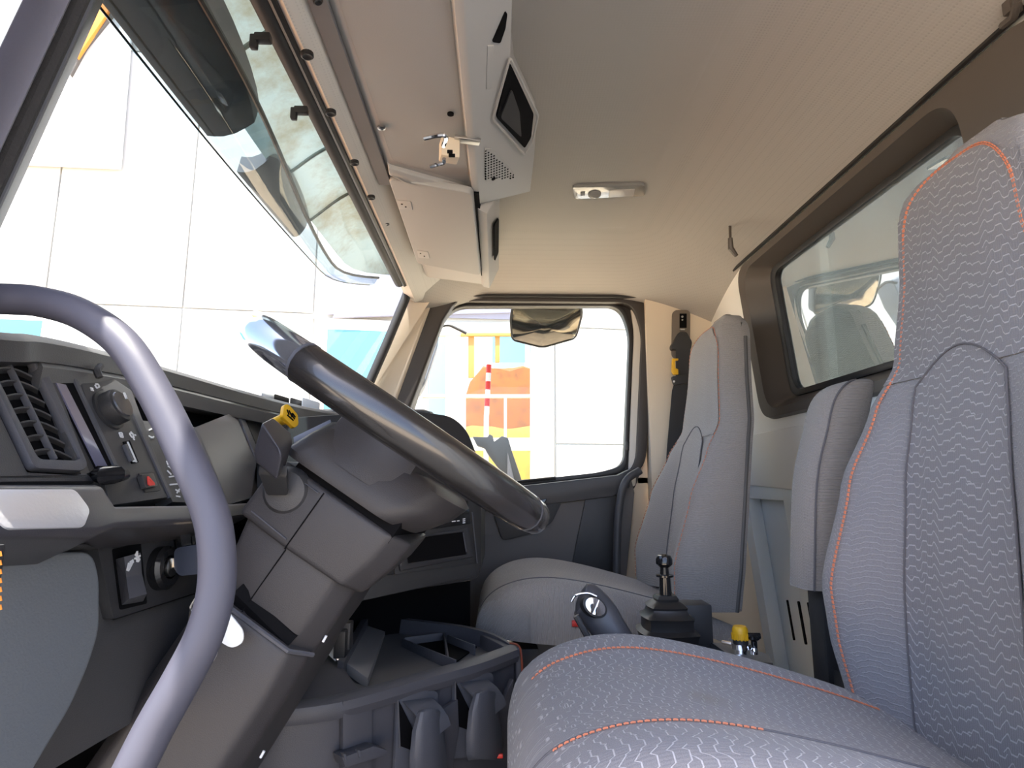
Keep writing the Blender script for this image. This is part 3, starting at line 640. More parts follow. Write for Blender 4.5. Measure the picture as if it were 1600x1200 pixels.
# ignition key, fob, ring and white tag
ky = thing('ignition_key', 'ignition key with dark fob standing in the dashboard lock', 'key', kc2)
yk = kc2.y-.002
b = B(); prism(b, [P(249, 876, yk), P(276, 871, yk), P(276, 886, yk), P(250, 890, yk)], (0, .003, 0), .0006); obj('blade', b, mat('key_brass', (.80, .70, .56), .35, 1), ky)
b = B(); prism(b, roundp([P(271, 856, yk-.003), P(322, 848, yk-.003), P(322, 896, yk-.003), P(280, 901, yk-.003), P(271, 890, yk-.003)], .008), (0, .009, 0), .002); obj('fob', b, mat('fob_blue_black', (.04, .048, .07), .25), ky)
kt = thing('key_tag', 'white oval key tag hanging on a wire ring below the ignition', 'tag', P(360, 985, .72))
b = B(); t0 = roundp([P(345, 955, .72), P(357, 957, .72), P(380, 985, .72), P(380, 1005, .72), P(362, 1014, .72), P(338, 1000, .72)], .012, 5); prism(b, t0, (0, .003, 0), .001); obj('tag_plate', b, WHT, kt)
b = B(); lathe(b, [(.0025, 0), (.0025, .0006)], P(354, 967, .7195), (0, -1, 0), 10); obj('tag_hole', b, STEEL, kt)
b = B(); tube(b, [P(322, 1018, .715)+V(.012*math.cos(a), .004*math.sin(a), .014*math.sin(a)) for a in [i*math.pi/10 for i in range(20)]], .0011, 6, True); obj('ring', b, STEEL, kt)
b = B(); tube(b, cat([P(309, 930, .70), P(301, 942, .70), P(298, 950, .70), P(305, 956, .70), P(335, 965, .715), P(352, 966, .72)], 4), .0012, 6); obj('wire_loop', b, STEEL, kt)
b = B(); tube(b, cat([P(302, 950, .71), P(296, 985, .71), P(280, 1015, .70)], 4), .004, 6); obj('strap', b, RUB, kt)
# parking brake knob on its own stem
pk = thing('brake_valve_knob', 'square yellow push-pull brake knob behind the column stalk', 'knob', P(452, 655, .98))
kn = V(.80, -.55, .25).normalized()
b = B(); kq = [PL(u, v, P(455, 652, .96), kn) for u, v in ((444, 632), (451, 631), (466, 648), (467, 664), (460, 669), (441, 650))]; plate(b, roundp(kq, .004), .008, kn, .0015); obj('knob_plate', b, YEL, pk)
b = B(); cc = sum(kq, V(0, 0, 0))/6; lathe(b, [(.009, -.05), (.009, -.02), (.014, -.006)], cc, kn, 12); obj('knob_stem', b, YEL, pk)
stroke('knob_print', pk, VOID, [(449, 640, 452, 648), (452, 641, 457, 652), (455, 646, 461, 655), (457, 645, 462, 652), (449, 648, 459, 657)], .0010, lambda u, v, o: PL(u, v, P(455, 652, .96)+kn*o, kn), .0012, .001, kn)
# centre stack: a wing turned towards the driver
WN = V(.60, -.76, .22).normalized(); WP = P(745, 850, 1.48)
def W(u, v, o=0): return PL(u, v, WP+WN*o, WN)
def wpl(name, px, o, t, m, par=None, r=0, bv=0, **k):
    b = B(); pts = [W(u, v, o) for u, v in px]
    if r: pts = roundp(pts, r)
    plate(b, pts, t, WN, bv); return obj(name, b, m, par or da, **k)
b = B(); wf = roundp([W(400, 655), W(640, 640), W(706, 650), W(730, 672), W(752, 730), W(752, 905), W(560, 935), W(400, 960)], .03, 4)
loft(b, [wf, [p+V(.0, .5, -.02) for p in wf]]); bev(b, [f for f in b.faces], .006); cs = obj('center_stack', b, BLK, da)
wpl('stack_frame', [(612, 755), (742, 735), (746, 895), (618, 920)], .006, .01, BLK, cs, .008, .002)
wpl('radio', [(590, 800), (732, 782), (736, 818), (594, 838)], .010, .01, GLOSSB, cs, .003, .001)
stroke('radio_print', cs, MARK, [(668, 820, 671, 819.5), (682, 818, 686, 817.5), (690, 817, 695, 816.5), (706, 815, 712, 814), (714, 814, 718, 813.5), (723, 811, 727, 810.5), (723, 814, 727, 813.5), (723, 817, 727, 816.5), (696, 811, 708, 809)], .0011, W, .0112, .0006, WN)
b = B(); ringplate(b, [W(u, v, .012) for u, v in ((618, 842), (732, 824), (740, 870), (626, 892))], [W(u, v, .012) for u, v in ((632, 843), (724, 831), (730, 866), (638, 880))], .01, WN, .002); obj('cubby_frame', b, mat('cubby_grey', (.03, .03, .034), .4), cs)
wpl('cubby_void', [(630, 842), (726, 829), (732, 868), (636, 882)], .0085, .004, VOID, cs)
for sg_ in ((724, 832, 729, 862), (624, 856, 627, 884), (738, 800, 746, 880)): stroke('cubby_edge', cs, GRYP, [sg_], .0012, W, .013, .002, WN)
wpl('lower_rail', [(560, 905), (742, 880), (744, 900), (560, 940)], .008, .02, BLK, cs, 0, .002)
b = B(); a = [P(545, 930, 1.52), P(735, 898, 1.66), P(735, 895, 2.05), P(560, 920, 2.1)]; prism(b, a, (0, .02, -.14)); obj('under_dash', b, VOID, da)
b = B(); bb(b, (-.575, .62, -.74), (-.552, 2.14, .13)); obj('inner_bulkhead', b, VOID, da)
b = B(); bb(b, (-.55, 1.55, -.25), (-.16, 2.14, .19), .03); obj('passenger_dash', b, BLK, da)
b = B(); plate(b, [W(688, 672, .004), W(692, 670, .004), W(706, 698, .004), W(702, 700, .004)], .004, WN); obj('pod_vent_edge', b, GRYP, cs)
wpl('pod_recess', [(655, 690), (686, 676), (702, 700), (690, 720), (665, 712)], .003, .003, VOID, cs, .004)
# wiper arm parked outside beyond the dash top
wp = thing('wiper_arm', 'white and black wiper linkage outside the base of the windscreen', 'wiper', P(455, 622, 1.5))
for nm, m_, u0, v0, u1, v1, hh in (('arm_cap', WHT, 408, 614, 430, 622, .017), ('arm_joint', RUB, 428, 620, 452, 627, .017), ('arm_joint', RUB, 453, 626, 474, 632, .018), ('arm_shroud', WHT, 472, 628, 500, 636, .024)):
    b = B(); a = P(u0, v0, 1.46); c = P(u1, v1, 1.50); prism(b, [a+V(0, 0, hh/2), a+V(0, 0, -hh/2), c+V(0, 0, -hh/2), c+V(0, 0, hh/2)], (-.01, .03, 0), .004); obj(nm, b, m_, wp)
b = B(); bb(b, (-.93, .6, .03), (-.60, 2.0, .10), .02); obj('cowl', b, BLK, wp)
# ================================================================ STEERING
SCn = V(-.135, .85, .08); E1 = V(-.833, 0, .553).normalized(); EY = V(0, 1, 0); SN_ = V(.553, 0, .833)
SN_ = E1.cross(EY); SN_ = SN_ if SN_.z > 0 else -SN_
SN_.normalize(); RW_ = .225
st = thing('steering_wheel', 'black steering wheel with glossy rim seen edge on', 'steering wheel', SCn)
def wp_(phi, r=RW_, h=0): return SCn+(E1*math.cos(phi)+EY*math.sin(phi))*r+SN_*h
def arc(a0, a1, n=48, r=RW_): return [wp_(lerp(a0, a1, i/n), r) for i in range(n+1)]
d_ = math.radians
b = B(); tube(b, arc(d_(69), d_(155), 40),   .0235, 16, flat=.95); obj('rim', b, LEATH, st)
b = B(); tube(b, arc(d_(-155), d_(-69), 40),   .0235, 16, flat=.95); obj('rim', b, LEATH, st)
b = B(); tube(b, arc(d_(-68), d_(68), 50), .0228, 16, flat=.9); obj('rim_insert', b, LACQ, st, label='lacquered upper rim section')
b = B(); tube(b, arc(d_(156), d_(204), 24), .0228, 16, flat=.9); obj('rim_insert', b, LEATH, st)
for a in (68.5, -68.5, 155.5, -155.5):
    b = B(); tube(b, arc(d_(a-.5), d_(a+.5), 2), .0239, 16, flat=.95); obj('rim_seam', b, GRYP, st)
b = B(); lathe(b, [(0, .012), (.06, .010), (.078, .0), (.078, -.008), (.06, -.014), (0, -.014)], SCn, SN_, 28); obj('hub', b, BLK, st)
for a in (80, 100, -80, -100) if False else (75, -75, 125, -125):
    b = B(); p0 = wp_(d_(a), .06, -.004); p1 = wp_(d_(a), .222, -.004); tube(b, [p0, lerp(p0, p1, .5), p1], [.022, .018, .014], 10, flat=.5, up=SN_); obj('spoke', b, BLK, st)
# column: tilted shrouds. s runs down the column, p towards the driver, q across the cab
AX = -SN_; PX_ = -E1
CO = V(-.145, .85, .087)
def C(s, p, q): return CO+AX*s+PX_*p+EY*q
cl_ = thing('steering_column', 'dark grey steering column with stepped shrouds and a long lower cover', 'steering column', C(.5, .04, 0))
b = B()                                                                  # neck under the hub
loft(b, [[C(s, pc+hp*math.cos(a)*sq(a), hq*math.sin(a)*sq(a)) for a in [i*math.pi/12 for i in range(24)]] for sq in [lambda a: 1/max(abs(math.cos(a)), abs(math.sin(a)))**.45] for s, pc, hp, hq in ((.012, .015, .068, .080), (.045, .015, .070, .086), (.06, .015, .076, .094), (.08, .015, .085, .099))]); obj('neck', b, COLM, cl_)
def ur(s, p0, p1, qn, qf, r): return roundp([C(s, p0, qn), C(s, p1-.035, qn), C(s, p1, qn+.06), C(s, p1, qf), C(s, p0, qf)], r, 4)
b = B(); loft(b, [ur(.104, -.068, .118, -.100, .12, .02), ur(.095, -.069, .126, -.102, .12, .02), ur(.070, -.062, .146, -.092, .11, .025), ur(.045, -.054, .156, -.074, .10, .03), ur(.038, -.045, .145, -.060, .09, .03)]); obj('upper_shroud', b, COLM, cl_)
b = B(); plate(b, [P(458, 683, .84), P(516, 655, .87), P(516, 664, .87), P(459, 692, .84)], .006, (0, -1, .3), .001); obj('shroud_top_edge', b, mat('pale_blue_grey', (.33, .35, .42), .35), cl_)
b = B(); loft(b, [[C(.096, -.05, -.08), C(.094, .10, -.085), C(.094, .12, .1), C(.096, -.07, .1)], [C(.125, -.05, -.08), C(.125, .10, -.085), C(.125, .12, .1), C(.125, -.07, .1)]]); obj('shroud_gap', b, VOID, cl_)
def colring(s, pa, pc, dq=0, near=-.092):
    return [C(s, pa, near+.012+dq), C(s, .002, near+dq), C(s, pc-.012, near+.004+dq), C(s, pc+.014, near+.03+dq), C(s, pc+.016, .10), C(s, pa-.01, .10)]
b = B(); loft(b, [colring(.114, -.066, .110), colring(.150, -.074, .106), colring(.197, -.074, .092)]); bev(b, b.faces[:], .007, 3); obj('shroud', b, COLM, cl_)
b = B(); loft(b, [colring(.190, -.066, .082, .008), colring(.25, -.052, .084, .008), colring(.302, -.020, .082, .010)]); bev(b, b.faces[:], .007, 3); obj('lower_shroud', b, COLM, cl_)
b = B(); prism(b, [C(.118, .0005, -.0935), C(.118, .0018, -.0935), C(.197, .0018, -.0935), C(.197, .0005, -.0935)], EY*.004); prism(b, [C(.199, .0005, -.0855), C(.199, .0018, -.0855), C(.30, .0018, -.0840), C(.30, .0005, -.084)], EY*.004); obj('shroud_seam', b, VOID, cl_)
b = B(); prism(b, [C(.121, -.058, -.0845), C(.121, -.004, -.0945), C(.122, -.004, -.0950), C(.122, -.058, -.0855)], EY*.003); prism(b, [C(.185, -.062, -.083), C(.186, -.004, -.0935), C(.1875, -.004, -.0935), C(.1865, -.062, -.083)], EY*.003); obj('panel_groove', b, GRYP, cl_)
def low(s, pa, pc, qn, qf=.12): return [C(s, pa, qn+.03), C(s, pa+.02, qn), C(s, pc-.02, qn), C(s, pc, qn+.03), C(s, pc, qf), C(s, pa, qf)]
b = B(); loft(b, [low(.285, -.05, .095, -.095), low(.33, -.05, .102, -.10), low(.48, -.045, .108, -.11), low(.62, -.04, .112, -.12), low(.80, -.035, .118, -.13)]); bev(b, b.faces[:], .009, 3); lc = obj('lower_cover', b, COLM, cl_)
b = B(); tube(b, [C(.286, -.04, -.092), C(.286, .075, -.096), C(.287, .098, -.06)], .003, 6); obj('cover_lip', b, GRYP, lc)
b = B(); tube(b, [C(.272, -.02, -.07), C(.285, .07, -.07)], .016, 8); obj('cover_gap', b, VOID, cl_)
for s, p, q in ((.262, .098, -.055), (.40, .115, -.07)):
    b = B(); tube(b, [C(s, p, q), C(s+.008, p+.0008, q)], .0016, 6); obj('scuff_edge', b, MARK, cl_)
# stalk
stk = thing('column_stalk', 'thick black lever standing out of the left side of the steering column', 'lever', C(.13, -.04, -.10))
b = B(); lathe(b, [(.030, -.01), (.030, .004), (.024, .013), (.010, .016)], C(.142, -.040, -.080), (C(.142, -.040, -.082)-C(.142, -.040, 0)), 24); obj('collar', b, PLA, stk)
b = B(); k0 = P(434, 762, .745); k1 = P(427, 735, .725); k2 = P(424, 710, .71); dirs = (V(.30, -.9, .1)).normalized()
loft(b, [[k0+V(x*.013, 0, z*.010) for x, z in ((-1, -1), (1, -1), (1, 1), (-1, 1))], [k1+V(x*.017, -.002, z*.008) for x, z in ((-1, -.4), (1, -1), (1, .8), (-1, .8))]]); bev(b, b.faces[:], .003); obj('stem', b, BLK, stk)
b = B()
f1 = [P(409, 659, .700), P(434, 699, .690), P(441, 712, .690), P(432, 752, .70), P(398, 722, .71), P(396, 706, .71)]
f2 = [P(426, 651, .745), P(455, 676, .745), P(458, 692, .745), P(444, 735, .75), P(415, 720, .76), P(405, 700, .76)]
loft(b, [f1, f2]); bev(b, b.faces[:], .005, 3); obj('lever_head', b, mat('stalk_grey', (.045, .043, .05), .42, bump=(700, .2)), stk)
# grab rail beside the driver door
gh = thing('grab_rail', 'thick bent grab rail with grey coating beside the driver door', 'handle', P(210, 1200, .43))
gpts = [P(-160, 466, .50), P(-60, 464, .50), P(0, 467, .49), P(60, 471, .49), P(125, 490, .485), P(190, 535, .475), P(240, 610, .47), P(285, 700, .465), P(325, 790, .46), P(338, 850, .455), P(338, 920, .45), P(320, 990, .445), P(285, 1060, .44), P(240, 1140, .435), P(195, 1230, .43), P(120, 1380, .43)]
b = B(); tube(b, cat(gpts, 8), .0127, 20); obj('rail_tube', b, STEELB, gh)
b = B(); lathe(b, [(.03, 0), (.03, .008), (.015, .012)], P(-165, 466, .50), (1, 0, 0), 20); obj('foot_flange', b, PLA, gh)
b = B(); c = P(3, 905, .36)
for i in range(7):
    p = P(-11, 872+i*14, .40); prism(b, [p+V(-.012, 0, -.002), p+V(.004, 0, .001), p+V(.003, 0, .004), p+V(-.012, 0, .001)], (0, .002, 0))
sb = thing('hazard_strip', 'orange striped marker strip at the left edge below the silver band', 'marker', P(2, 905, .40))
obj('orange_stripe', b, mat('orange_plastic', (.85, .30, .05), .5), sb)
b = B(); p = P(-30, 915, .405); box(b, p, (.02, .006, .05), None, .001); obj('backing', b, BLK, sb)

# ================================================================ CENTRE STORAGE TUB
tb = thing('storage_tub', 'dark grey open storage tub with divided tray and red edge, in front of the seats', 'storage tub', V(-.13, 1.2, -.72))
zr = -.345
TA, TB_, TC, TD = PZ(470, 1105, zr), PZ(806, 1012, zr), PZ(700, 975, zr), PZ(596, 966, zr)
TA0 = V(-.42, .95, zr)
nearp = cat([PZ(400, 1108, zr), PZ(450, 1106, zr), PZ(520, 1096, zr), PZ(580, 1081, zr), PZ(660, 1058, zr), PZ(740, 1036, zr), PZ(800, 1014, zr)], 4)
TUBM = mat('tub_plastic', (.072, .073, .086), .5, bump=(700, .3))
b = B()
loft(b, [[p+V(-.010, .010, .0), p+V(-.006, .006, .007), p+V(.003, -.003, .008), p+V(.012, -.012, .002), p+V(.015, -.015, -.010), p+V(.012, -.012, -.022), p+V(-.008, .008, -.024)] for p in nearp]); obj('rim', b, TUBM, tb)
b = B(); loft(b, [[p+V(-.006, .006, -.01), p+V(.004, -.004, -.02), p+V(.0, .0, -.20), p+V(-.02, .01, -.42), p+V(-.03, .03, -.42), p+V(-.03, .03, -.01)] for p in nearp]); obj('front_wall', b, TUBM, tb)
# far rim and right side
farp = cat([TB_+V(.0, .0, .0), PZ(770, 992, zr+.004), PZ(730, 981, zr+.006), PZ(680, 974, zr+.008), PZ(612, 966, zr+.01)], 4)
b = B(); loft(b, [[p+V(0, -.010, .002), p+V(0, .006, .003), p+V(0, .010, -.01), p+V(0, .008, -.20), p+V(0, -.006, -.20)] for p in farp]); obj('rim', b, TUBM, tb)
b = B(); tube(b, cat([TB_+V(-.012, .02, .004), TB_+V(.006, .006, .002), TB_+V(.012, -.006, -.02), TB_+V(.014, -.008, -.08), TB_+V(.016, -.008, -.145)], 4), .0024, 8); obj('red_edge', b, mat('red_edge', (.26, .055, .025), .5), tb)
b = B(); prism(b, [TB_+V(-.02, .0, 0), TB_+V(.012, .0, 0), TB_+V(.016, -.002, -.15), TB_+V(-.02, .0, -.15)], (-.06, .12, 0), .004); obj('end_wall', b, TUBM, tb)
# raised left end and sloping inner floor
b = B(); prism(b, [PZ(527, 1032, -.326), PZ(574, 949, -.322), PZ(584, 950, -.322), PZ(538, 1034, -.326)], (0, 0, -.03), .003); obj('left_rim', b, TUBM, tb)
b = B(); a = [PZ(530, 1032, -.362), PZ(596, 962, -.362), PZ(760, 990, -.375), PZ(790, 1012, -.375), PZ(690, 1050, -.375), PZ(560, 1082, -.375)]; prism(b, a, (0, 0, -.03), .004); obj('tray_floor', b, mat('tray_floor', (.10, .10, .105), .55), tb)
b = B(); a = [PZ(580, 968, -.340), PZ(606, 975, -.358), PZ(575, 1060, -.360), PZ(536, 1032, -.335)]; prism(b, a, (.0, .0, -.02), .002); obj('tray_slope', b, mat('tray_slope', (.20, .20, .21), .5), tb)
b = B(); prism(b, [PZ(420, 1098, -.343), PZ(490, 1005, -.333), PZ(527, 1030, -.336), PZ(562, 1078, -.343), PZ(545, 1086, -.344), PZ(450, 1100, -.345)], (0, 0, -.008), .002); obj('left_shelf', b, TUBM, tb)
for nm, q in (('divider', [(629, 998, zr-.008), (712, 1031, zr-.008)]), ('divider', [(632, 996, zr-.008), (694, 988, zr-.008)]), ('divider', [(694, 988, zr-.008), (700, 1026, zr-.008)]), ('divider', [(700, 992, zr-.008), (742, 1008, zr-.008)])):
    b = B(); a, c = [PZ(*x) for x in q]; dd = (c-a).normalized().cross(V(0, 0, 1))*.0022; prism(b, [a-dd, a+dd, c+dd, c-dd], (0, 0, -.030), .0006); obj(nm, b, GRYP, tb)
b = B(); prism(b, [PZ(632, 1000, -.370), PZ(696, 990, -.370), PZ(745, 1010, -.370), PZ(712, 1034, -.370)], (0, 0, -.003))
obj('tray_well', b, VOID, tb)
# front ribs and the two hanging bottle holders
fd = (TB_-TA).normalized(); fn = V(fd.y, -fd.x, 0)
if fn.y > 0: fn = -fn
def FP(u, v, o=0): return PL(u, v, PZ(640, 1064, zr)+fn*(.010+o), fn)
for u0, u1, v0, v1 in ((584, 618, 1112, 1190),):
    b = B(); plate(b, [FP(536, 1096, .006), FP(582, 1086, .006), FP(582, 1210, .006), FP(536, 1220, .006)], .012, fn, .003); obj('front_panel', b, TUBM, tb)
    b = B(); plate(b, [FP(535, 1184, .03), FP(584, 1166, .03), FP(606, 1172, .03), FP(606, 1180, .03), FP(540, 1200, .03)], .03, fn, .002); obj('step_ledge', b, TUBM, tb)
    for u in (541, 563):
        b = B(); plate(b, [FP(u-4, 1178-(u-541)*.25, .032), FP(u, 1178-(u-541)*.25, .032), FP(u+2, 1188-(u-541)*.25, .034), FP(u-1, 1190-(u-541)*.25, .034)], .01, fn, .001); obj('ledge_tooth', b, GRYP, tb)
def bottle_holder(u, v, s):
    g = lambda du, dv, o: FP(u+du*s, v+dv*s, o)
    b = B(); plate(b, roundp([g(-28, 10, .008), g(-10, -2, .008), g(34, 0, .008), g(36, 40, .008), g(46, 130, .008), g(-34, 140, .008)], .008), .008, fn, .001); bh = obj('bottle_holder', b, mat('holder_grey', (.082, .087, .105), .5, bump=(700, .25)), tb)
    b = B(); a, c = g(-24, 16, .012), g(0, 62, .022)
    rows = []
    for t, ow, w0 in ((0, .010, 1), (.25, .030, .95), (.6, .042, .9), (1, .044, .95)):
        m0 = lerp(g(-26, 14, 0), g(0, 66, 0), t); m1 = lerp(g(20, 8, 0), g(30, 42, 0), t)
        rows.append([m0+fn*ow, m1+fn*ow, m1+fn*(ow-.005), m0+fn*(ow-.005)])
    loft(b, rows); obj('hook_strap', b, bpy.data.materials['holder_grey'], bh)
    b = B(); rows = []
    for dv, hw, oo in ((28, 17, .044), (32, 20, .047), (60, 25, .050), (100, 29, .050), (130, 29, .046), (140, 26, .04)):
        cu_ = 22 if dv < 60 else 19; row = []
        for k in range(9):
            t = k/8*2-1; row.append(g(cu_+hw*t, dv+2*t*t, oo-.016*abs(t)**3))
        for k in range(9):
            t = 1-k/8*2; row.append(g(cu_+hw*t*.92, dv+2*t*t, oo-.016*abs(t)**3-.006))
        rows.append(row)
    loft(b, rows); bev(b, [], 0); obj('cup_front', b, bpy.data.materials['holder_grey'], bh)
    b = B(); plate(b, [g(-27, 14, .0098), g(-4, 60, .0098), g(-8, 92, .0098), g(-24, 86, .0098)], .001, fn); obj('opening', b, VOID, bh)
    b = B(); tube(b, [g(-28, 14, .010), g(-25, 88, .010)], .0012, 6); obj('opening_edge', b, GRYP, bh)
bottle_holder(650, 1080, 1.0); bottle_holder(738, 1052, .96)
b = B(); plate(b, [FP(690, 1110, .012), FP(716, 1092, .012), FP(718, 1140, .012), FP(706, 1210, .012), FP(690, 1210, .012)], .01, fn, .003); obj('front_rib', b, TUBM, tb)
b = B(); plate(b, [FP(775, 1120, .010), FP(803, 1060, .010), FP(800, 1130, .010), FP(780, 1190, .010)], .012, fn, .003); obj('front_rib', b, TUBM, tb)
b = B(); box(b, FP(781, 1181, .035), (.012, .006, .008), None, .002); obj('red_latch', b, REDP, tb)
# knee bracket with connector left of the tub
kb_ = thing('wiring_connector', 'black plug connector on a grey bracket below the steering column', 'connector', P(530, 1000, 1.22))
b = B(); prism(b, [P(500, 1010, 1.25), P(506, 990, 1.26), P(522, 985, 1.28), P(524, 1034, 1.22)], (0, .01, 0), .001); obj('bracket', b, LTGRY, kb_)
b = B(); c = P(533, 1005, 1.24); box(b, c, (.022, .03, .05), None, .003); obj('plug_body', b, BLK, kb_)
b = B(); c = P(544, 992, 1.26); box(b, c, (.014, .03, .05), None, .003); tube(b, [c+V(-.008, -.016, -.02), c+V(-.008, -.016, .02)], .002, 6); obj('plug_latch', b, PLA, kb_)

# ================================================================ SEATS
ZS = [-.46, -.35, -.25, -.17, 0, .12, .2, .34, .45, .50, .53]
HW = [.21, .235, .25, .255, .238, .215, .19, .155, .145, .135, .12]
XB = [.63, .575, .560, .556, .597, .645, .685, .690, .692, .70, .715]
XI = [.64, .625, .632, .638, .650, .665, .678, .684, .690, .70, .715]
XR = [.72, .725, .73, .735, .75, .765, .78, .785, .785, .78, .77]
def make_seat(yc, dxf, dz, lab, fab, rib, driver):
    g = thing('driver_seat' if driver else 'passenger_seat', lab, 'seat', V(.35, yc, -.75), 'cab seats' if False else None)
    def front(s, z, o=0):
        hw = interp(z, ZS, HW); xb = interp(z, ZS, XB); xi = interp(z, ZS, XI); a = abs(s)
        x = lerp(xi, xb, sstep(a, .34, .80))
        if a > .80: x += .055*(1-math.sqrt(max(0, 1-((a-.80)/.20)**2)))
        if z > .45: x += .03*((z-.45)/.08)**2.5
        return V(x-o+dxf(z), yc+hw*s, z+dz)
    zb0 = -.46 if driver else -.275
    zl = [lerp(zb0, .50, i/44) for i in range(45)]+[.51, .518, .524, .528, .53]
    ss = [-1+2*i/34 for i in range(35)]
    b = B(); rings = []
    for z in zl:
        hw = interp(z, ZS, HW); xr = interp(z, ZS, XR)+dxf(z); e = sstep(z, .49, .53)
        cap = math.sqrt(max(0, 1-max(0, (z-.47)/.062)**2)) if z > .47 else 1
        fr = [front(s*1.0, z) for s in ss]
        xm = xr-.035
        fr = [V(lerp(xm, p.x, max(.25, cap)), yc+(p.y-yc)*max(.42, cap), p.z) for p in fr]
        k = max(.42, cap)
        bk = [V(xr-.03, yc+hw*k*1.0, z+dz), V(lerp(xm, xr-.008, cap), yc+hw*.95*k, z+dz), V(lerp(xm, xr, cap), yc+hw*.8*k, z+dz), V(lerp(xm, xr, cap), yc, z+dz), V(lerp(xm, xr, cap), yc-hw*.8*k, z+dz), V(lerp(xm, xr-.008, cap), yc-hw*.95*k, z+dz), V(xr-.03, yc-hw*k, z+dz)]
        rings.append(fr+bk)
    loft(b, rings, uvf=lambda p: (p.y-yc+ (p.x-.6)*.5, p.z)); obj('backrest', b, rib, g)
    def panel(nm, s0, s1, z0, z1, m_, o=.0025, lim=None, n=14):
        b = B(); rows = []
        for i in range(25):
            z = lerp(z0, z1, i/24); row = []
            for j in range(n+1):
                s = lerp(s0, s1, j/n); zz = min(z, lim(s)) if lim else z
                row.append(front(s, zz, o))
            rows.append(row)
        loft(b, rows, False, False, uvf=lambda p: (p.y-yc, p.z)); return obj(nm, b, m_, g)
    panel('lower_insert', -.42, .42, zb0+.02, .20, fab, .003, lambda s: .20-.05*(s/.42)**2*1.0, 16)
    panel('head_insert', -.84, .84, .165, .492, fab, .003, lambda s: .492-.05*sstep(abs(s), .3, .84), 22)
    if True:
        pa = [front(.42, z, .004) for z in [lerp(zb0+.02, .15, i/20) for i in range(21)]]
        pb = [front(-.42, z, .004) for z in [lerp(zb0+.02, .15, i/20) for i in range(21)]]
        pc_ = [front(s, .20-.05*(s/.42)**2, .004) for s in [lerp(-.42, .42, i/14) for i in range(15)]]
        b = B()
        for pth in (pa, pb, pc_): tube(b, pth, .0016, 6)
        obj('seam', b, SEAM, g)
    # orange double stitching round the bolsters and across the head
    SS = .74 if driver else .86
    path = [front(SS, lerp(max(zb0+.02, -.38), .40, i/60), .002) for i in range(61)]
    path += [front(s, .405+.088*(1-(abs(s)/SS)**3.2)**.6, .003) for s in [SS*math.cos(math.pi*(i+.5)/36) for i in range(36)]]
    path += [front(-(SS+(.14 if driver else 0)*(1-sstep(lerp(.40, -.38, i/60), .1, .38))), lerp(.40, max(zb0+.02, -.38), i/60), .002) for i in range(61)]
    b = B(); stitches(b, path, .0075 if driver else .012, .0019, 2 if driver else 1); obj('stitching', b, ORG if driver else mat('faded_orange_thread', (.55, .24, .16), .8), g, kind='stuff')
    # cushion
    prof = [(.018, -.46, .16), (.012, -.42, .175), (.010, -.37, .19), (.022, -.325, .21), (.045, -.292, .225), (.08, -.268, .24), (.13, -.252, .25), (.19, -.247, .258), (.26, -.254, .262), (.34, -.270, .262), (.42, -.290, .258), (.50, -.312, .25), (.58, -.338, .24), (.66, -.37, .22)]
    dx0 = dxf(-.3)*.5 if not driver else .01
    def zsurf(s): return -.016*(1-sstep(abs(s), .25, .75))+(-.012 if abs(s) > .8 else 0)*((abs(s)-.8)/.2)
    PR = cat([V(x, z, h) for x, z, h in prof], 4)
    def ctop(i, s, o=0):
        x, z, h = PR[i]; a = abs(s); drop = 0
        fx = sstep(x, .02, .12)
        if a > .80: drop = .045*(1-math.sqrt(max(0, 1-((a-.80)/.20)**2)))
        return V(x+dx0, yc+h*s, z+dz*.6+fx*(zsurf(min(a, .8))-drop)+o)
    cdz = .0 if driver else .035
    b = B(); rings = []
    for i in range(len(PR)):
        x, z, h = PR[i]
        top_ = [ctop(i, s)+V(0, 0, cdz) for s in ss]
        zb = min(-.40, z-.02)+cdz if not driver else min(-.44, z-.02)
        zb = zb-.02*math.sin(min(1, max(0, x/.6))*3)
        rings.append(top_+[V(x+dx0, yc+h*.97, zb), V(x+dx0, yc, zb-.005), V(x+dx0, yc-h*.97, zb)])
    loft(b, rings, uvf=lambda p: (p.y-yc, p.x-(p.z+.25)*.8 if p.x < .08 else p.x)); obj('cushion', b, FABC if driver else fab, g)
    if driver:
        b = B()
        stitches(b, [ctop(i, .55 if driver else .7, .0012)+V(0, 0, cdz) for i in range(16, len(PR)-4)], .0075 if driver else .014, .0018, 2 if driver else 1)
        if driver: stitches(b, [ctop(i, -.62, .0015)+V(0, 0, cdz) for i in range(17, 34)], .0075, .0018, 1)
        obj('stitching', b, bpy.data.materials['orange_thread' if driver else 'faded_orange_thread'], g, kind='stuff')
    b = B(); tube(b, [ctop(i, -.60 if driver else -.80, .0008)+V(0, 0, cdz) for i in range(12, len(PR)-3)], .0014, 6)
    obj('seam', b, SEAM, g)
    # base
    b = B(); bb(b, (.10+dx0, yc-.20, -.75), (.62+dx0, yc+.20, -.47 if driver else -.40), .02); obj('pedestal', b, BLK, g)
    if not driver:
        b = B(); plate(b, roundp([P(822, 972, yc-.235), P(840, 970, yc-.235), P(920, 985, yc-.235), P(1010, 985, yc-.235), P(1010, 1040, yc-.235), P(850, 1040, yc-.235), P(836, 1000, yc-.235)], .01), .02, (0, -1, 0), .003); br = obj('side_bracket', b, BLK, g)
        b = B(); lathe(b, [(.010, 0), (.010, .006), (.005, .007)], P(825, 979, yc-.237), (0, -1, 0), 14); obj('bolt', b, STEEL, br)
        b = B(); box(b, P(900, 974, yc-.26), (.02, .012, .014), None, .003); obj('buckle_button', b, REDP, g)
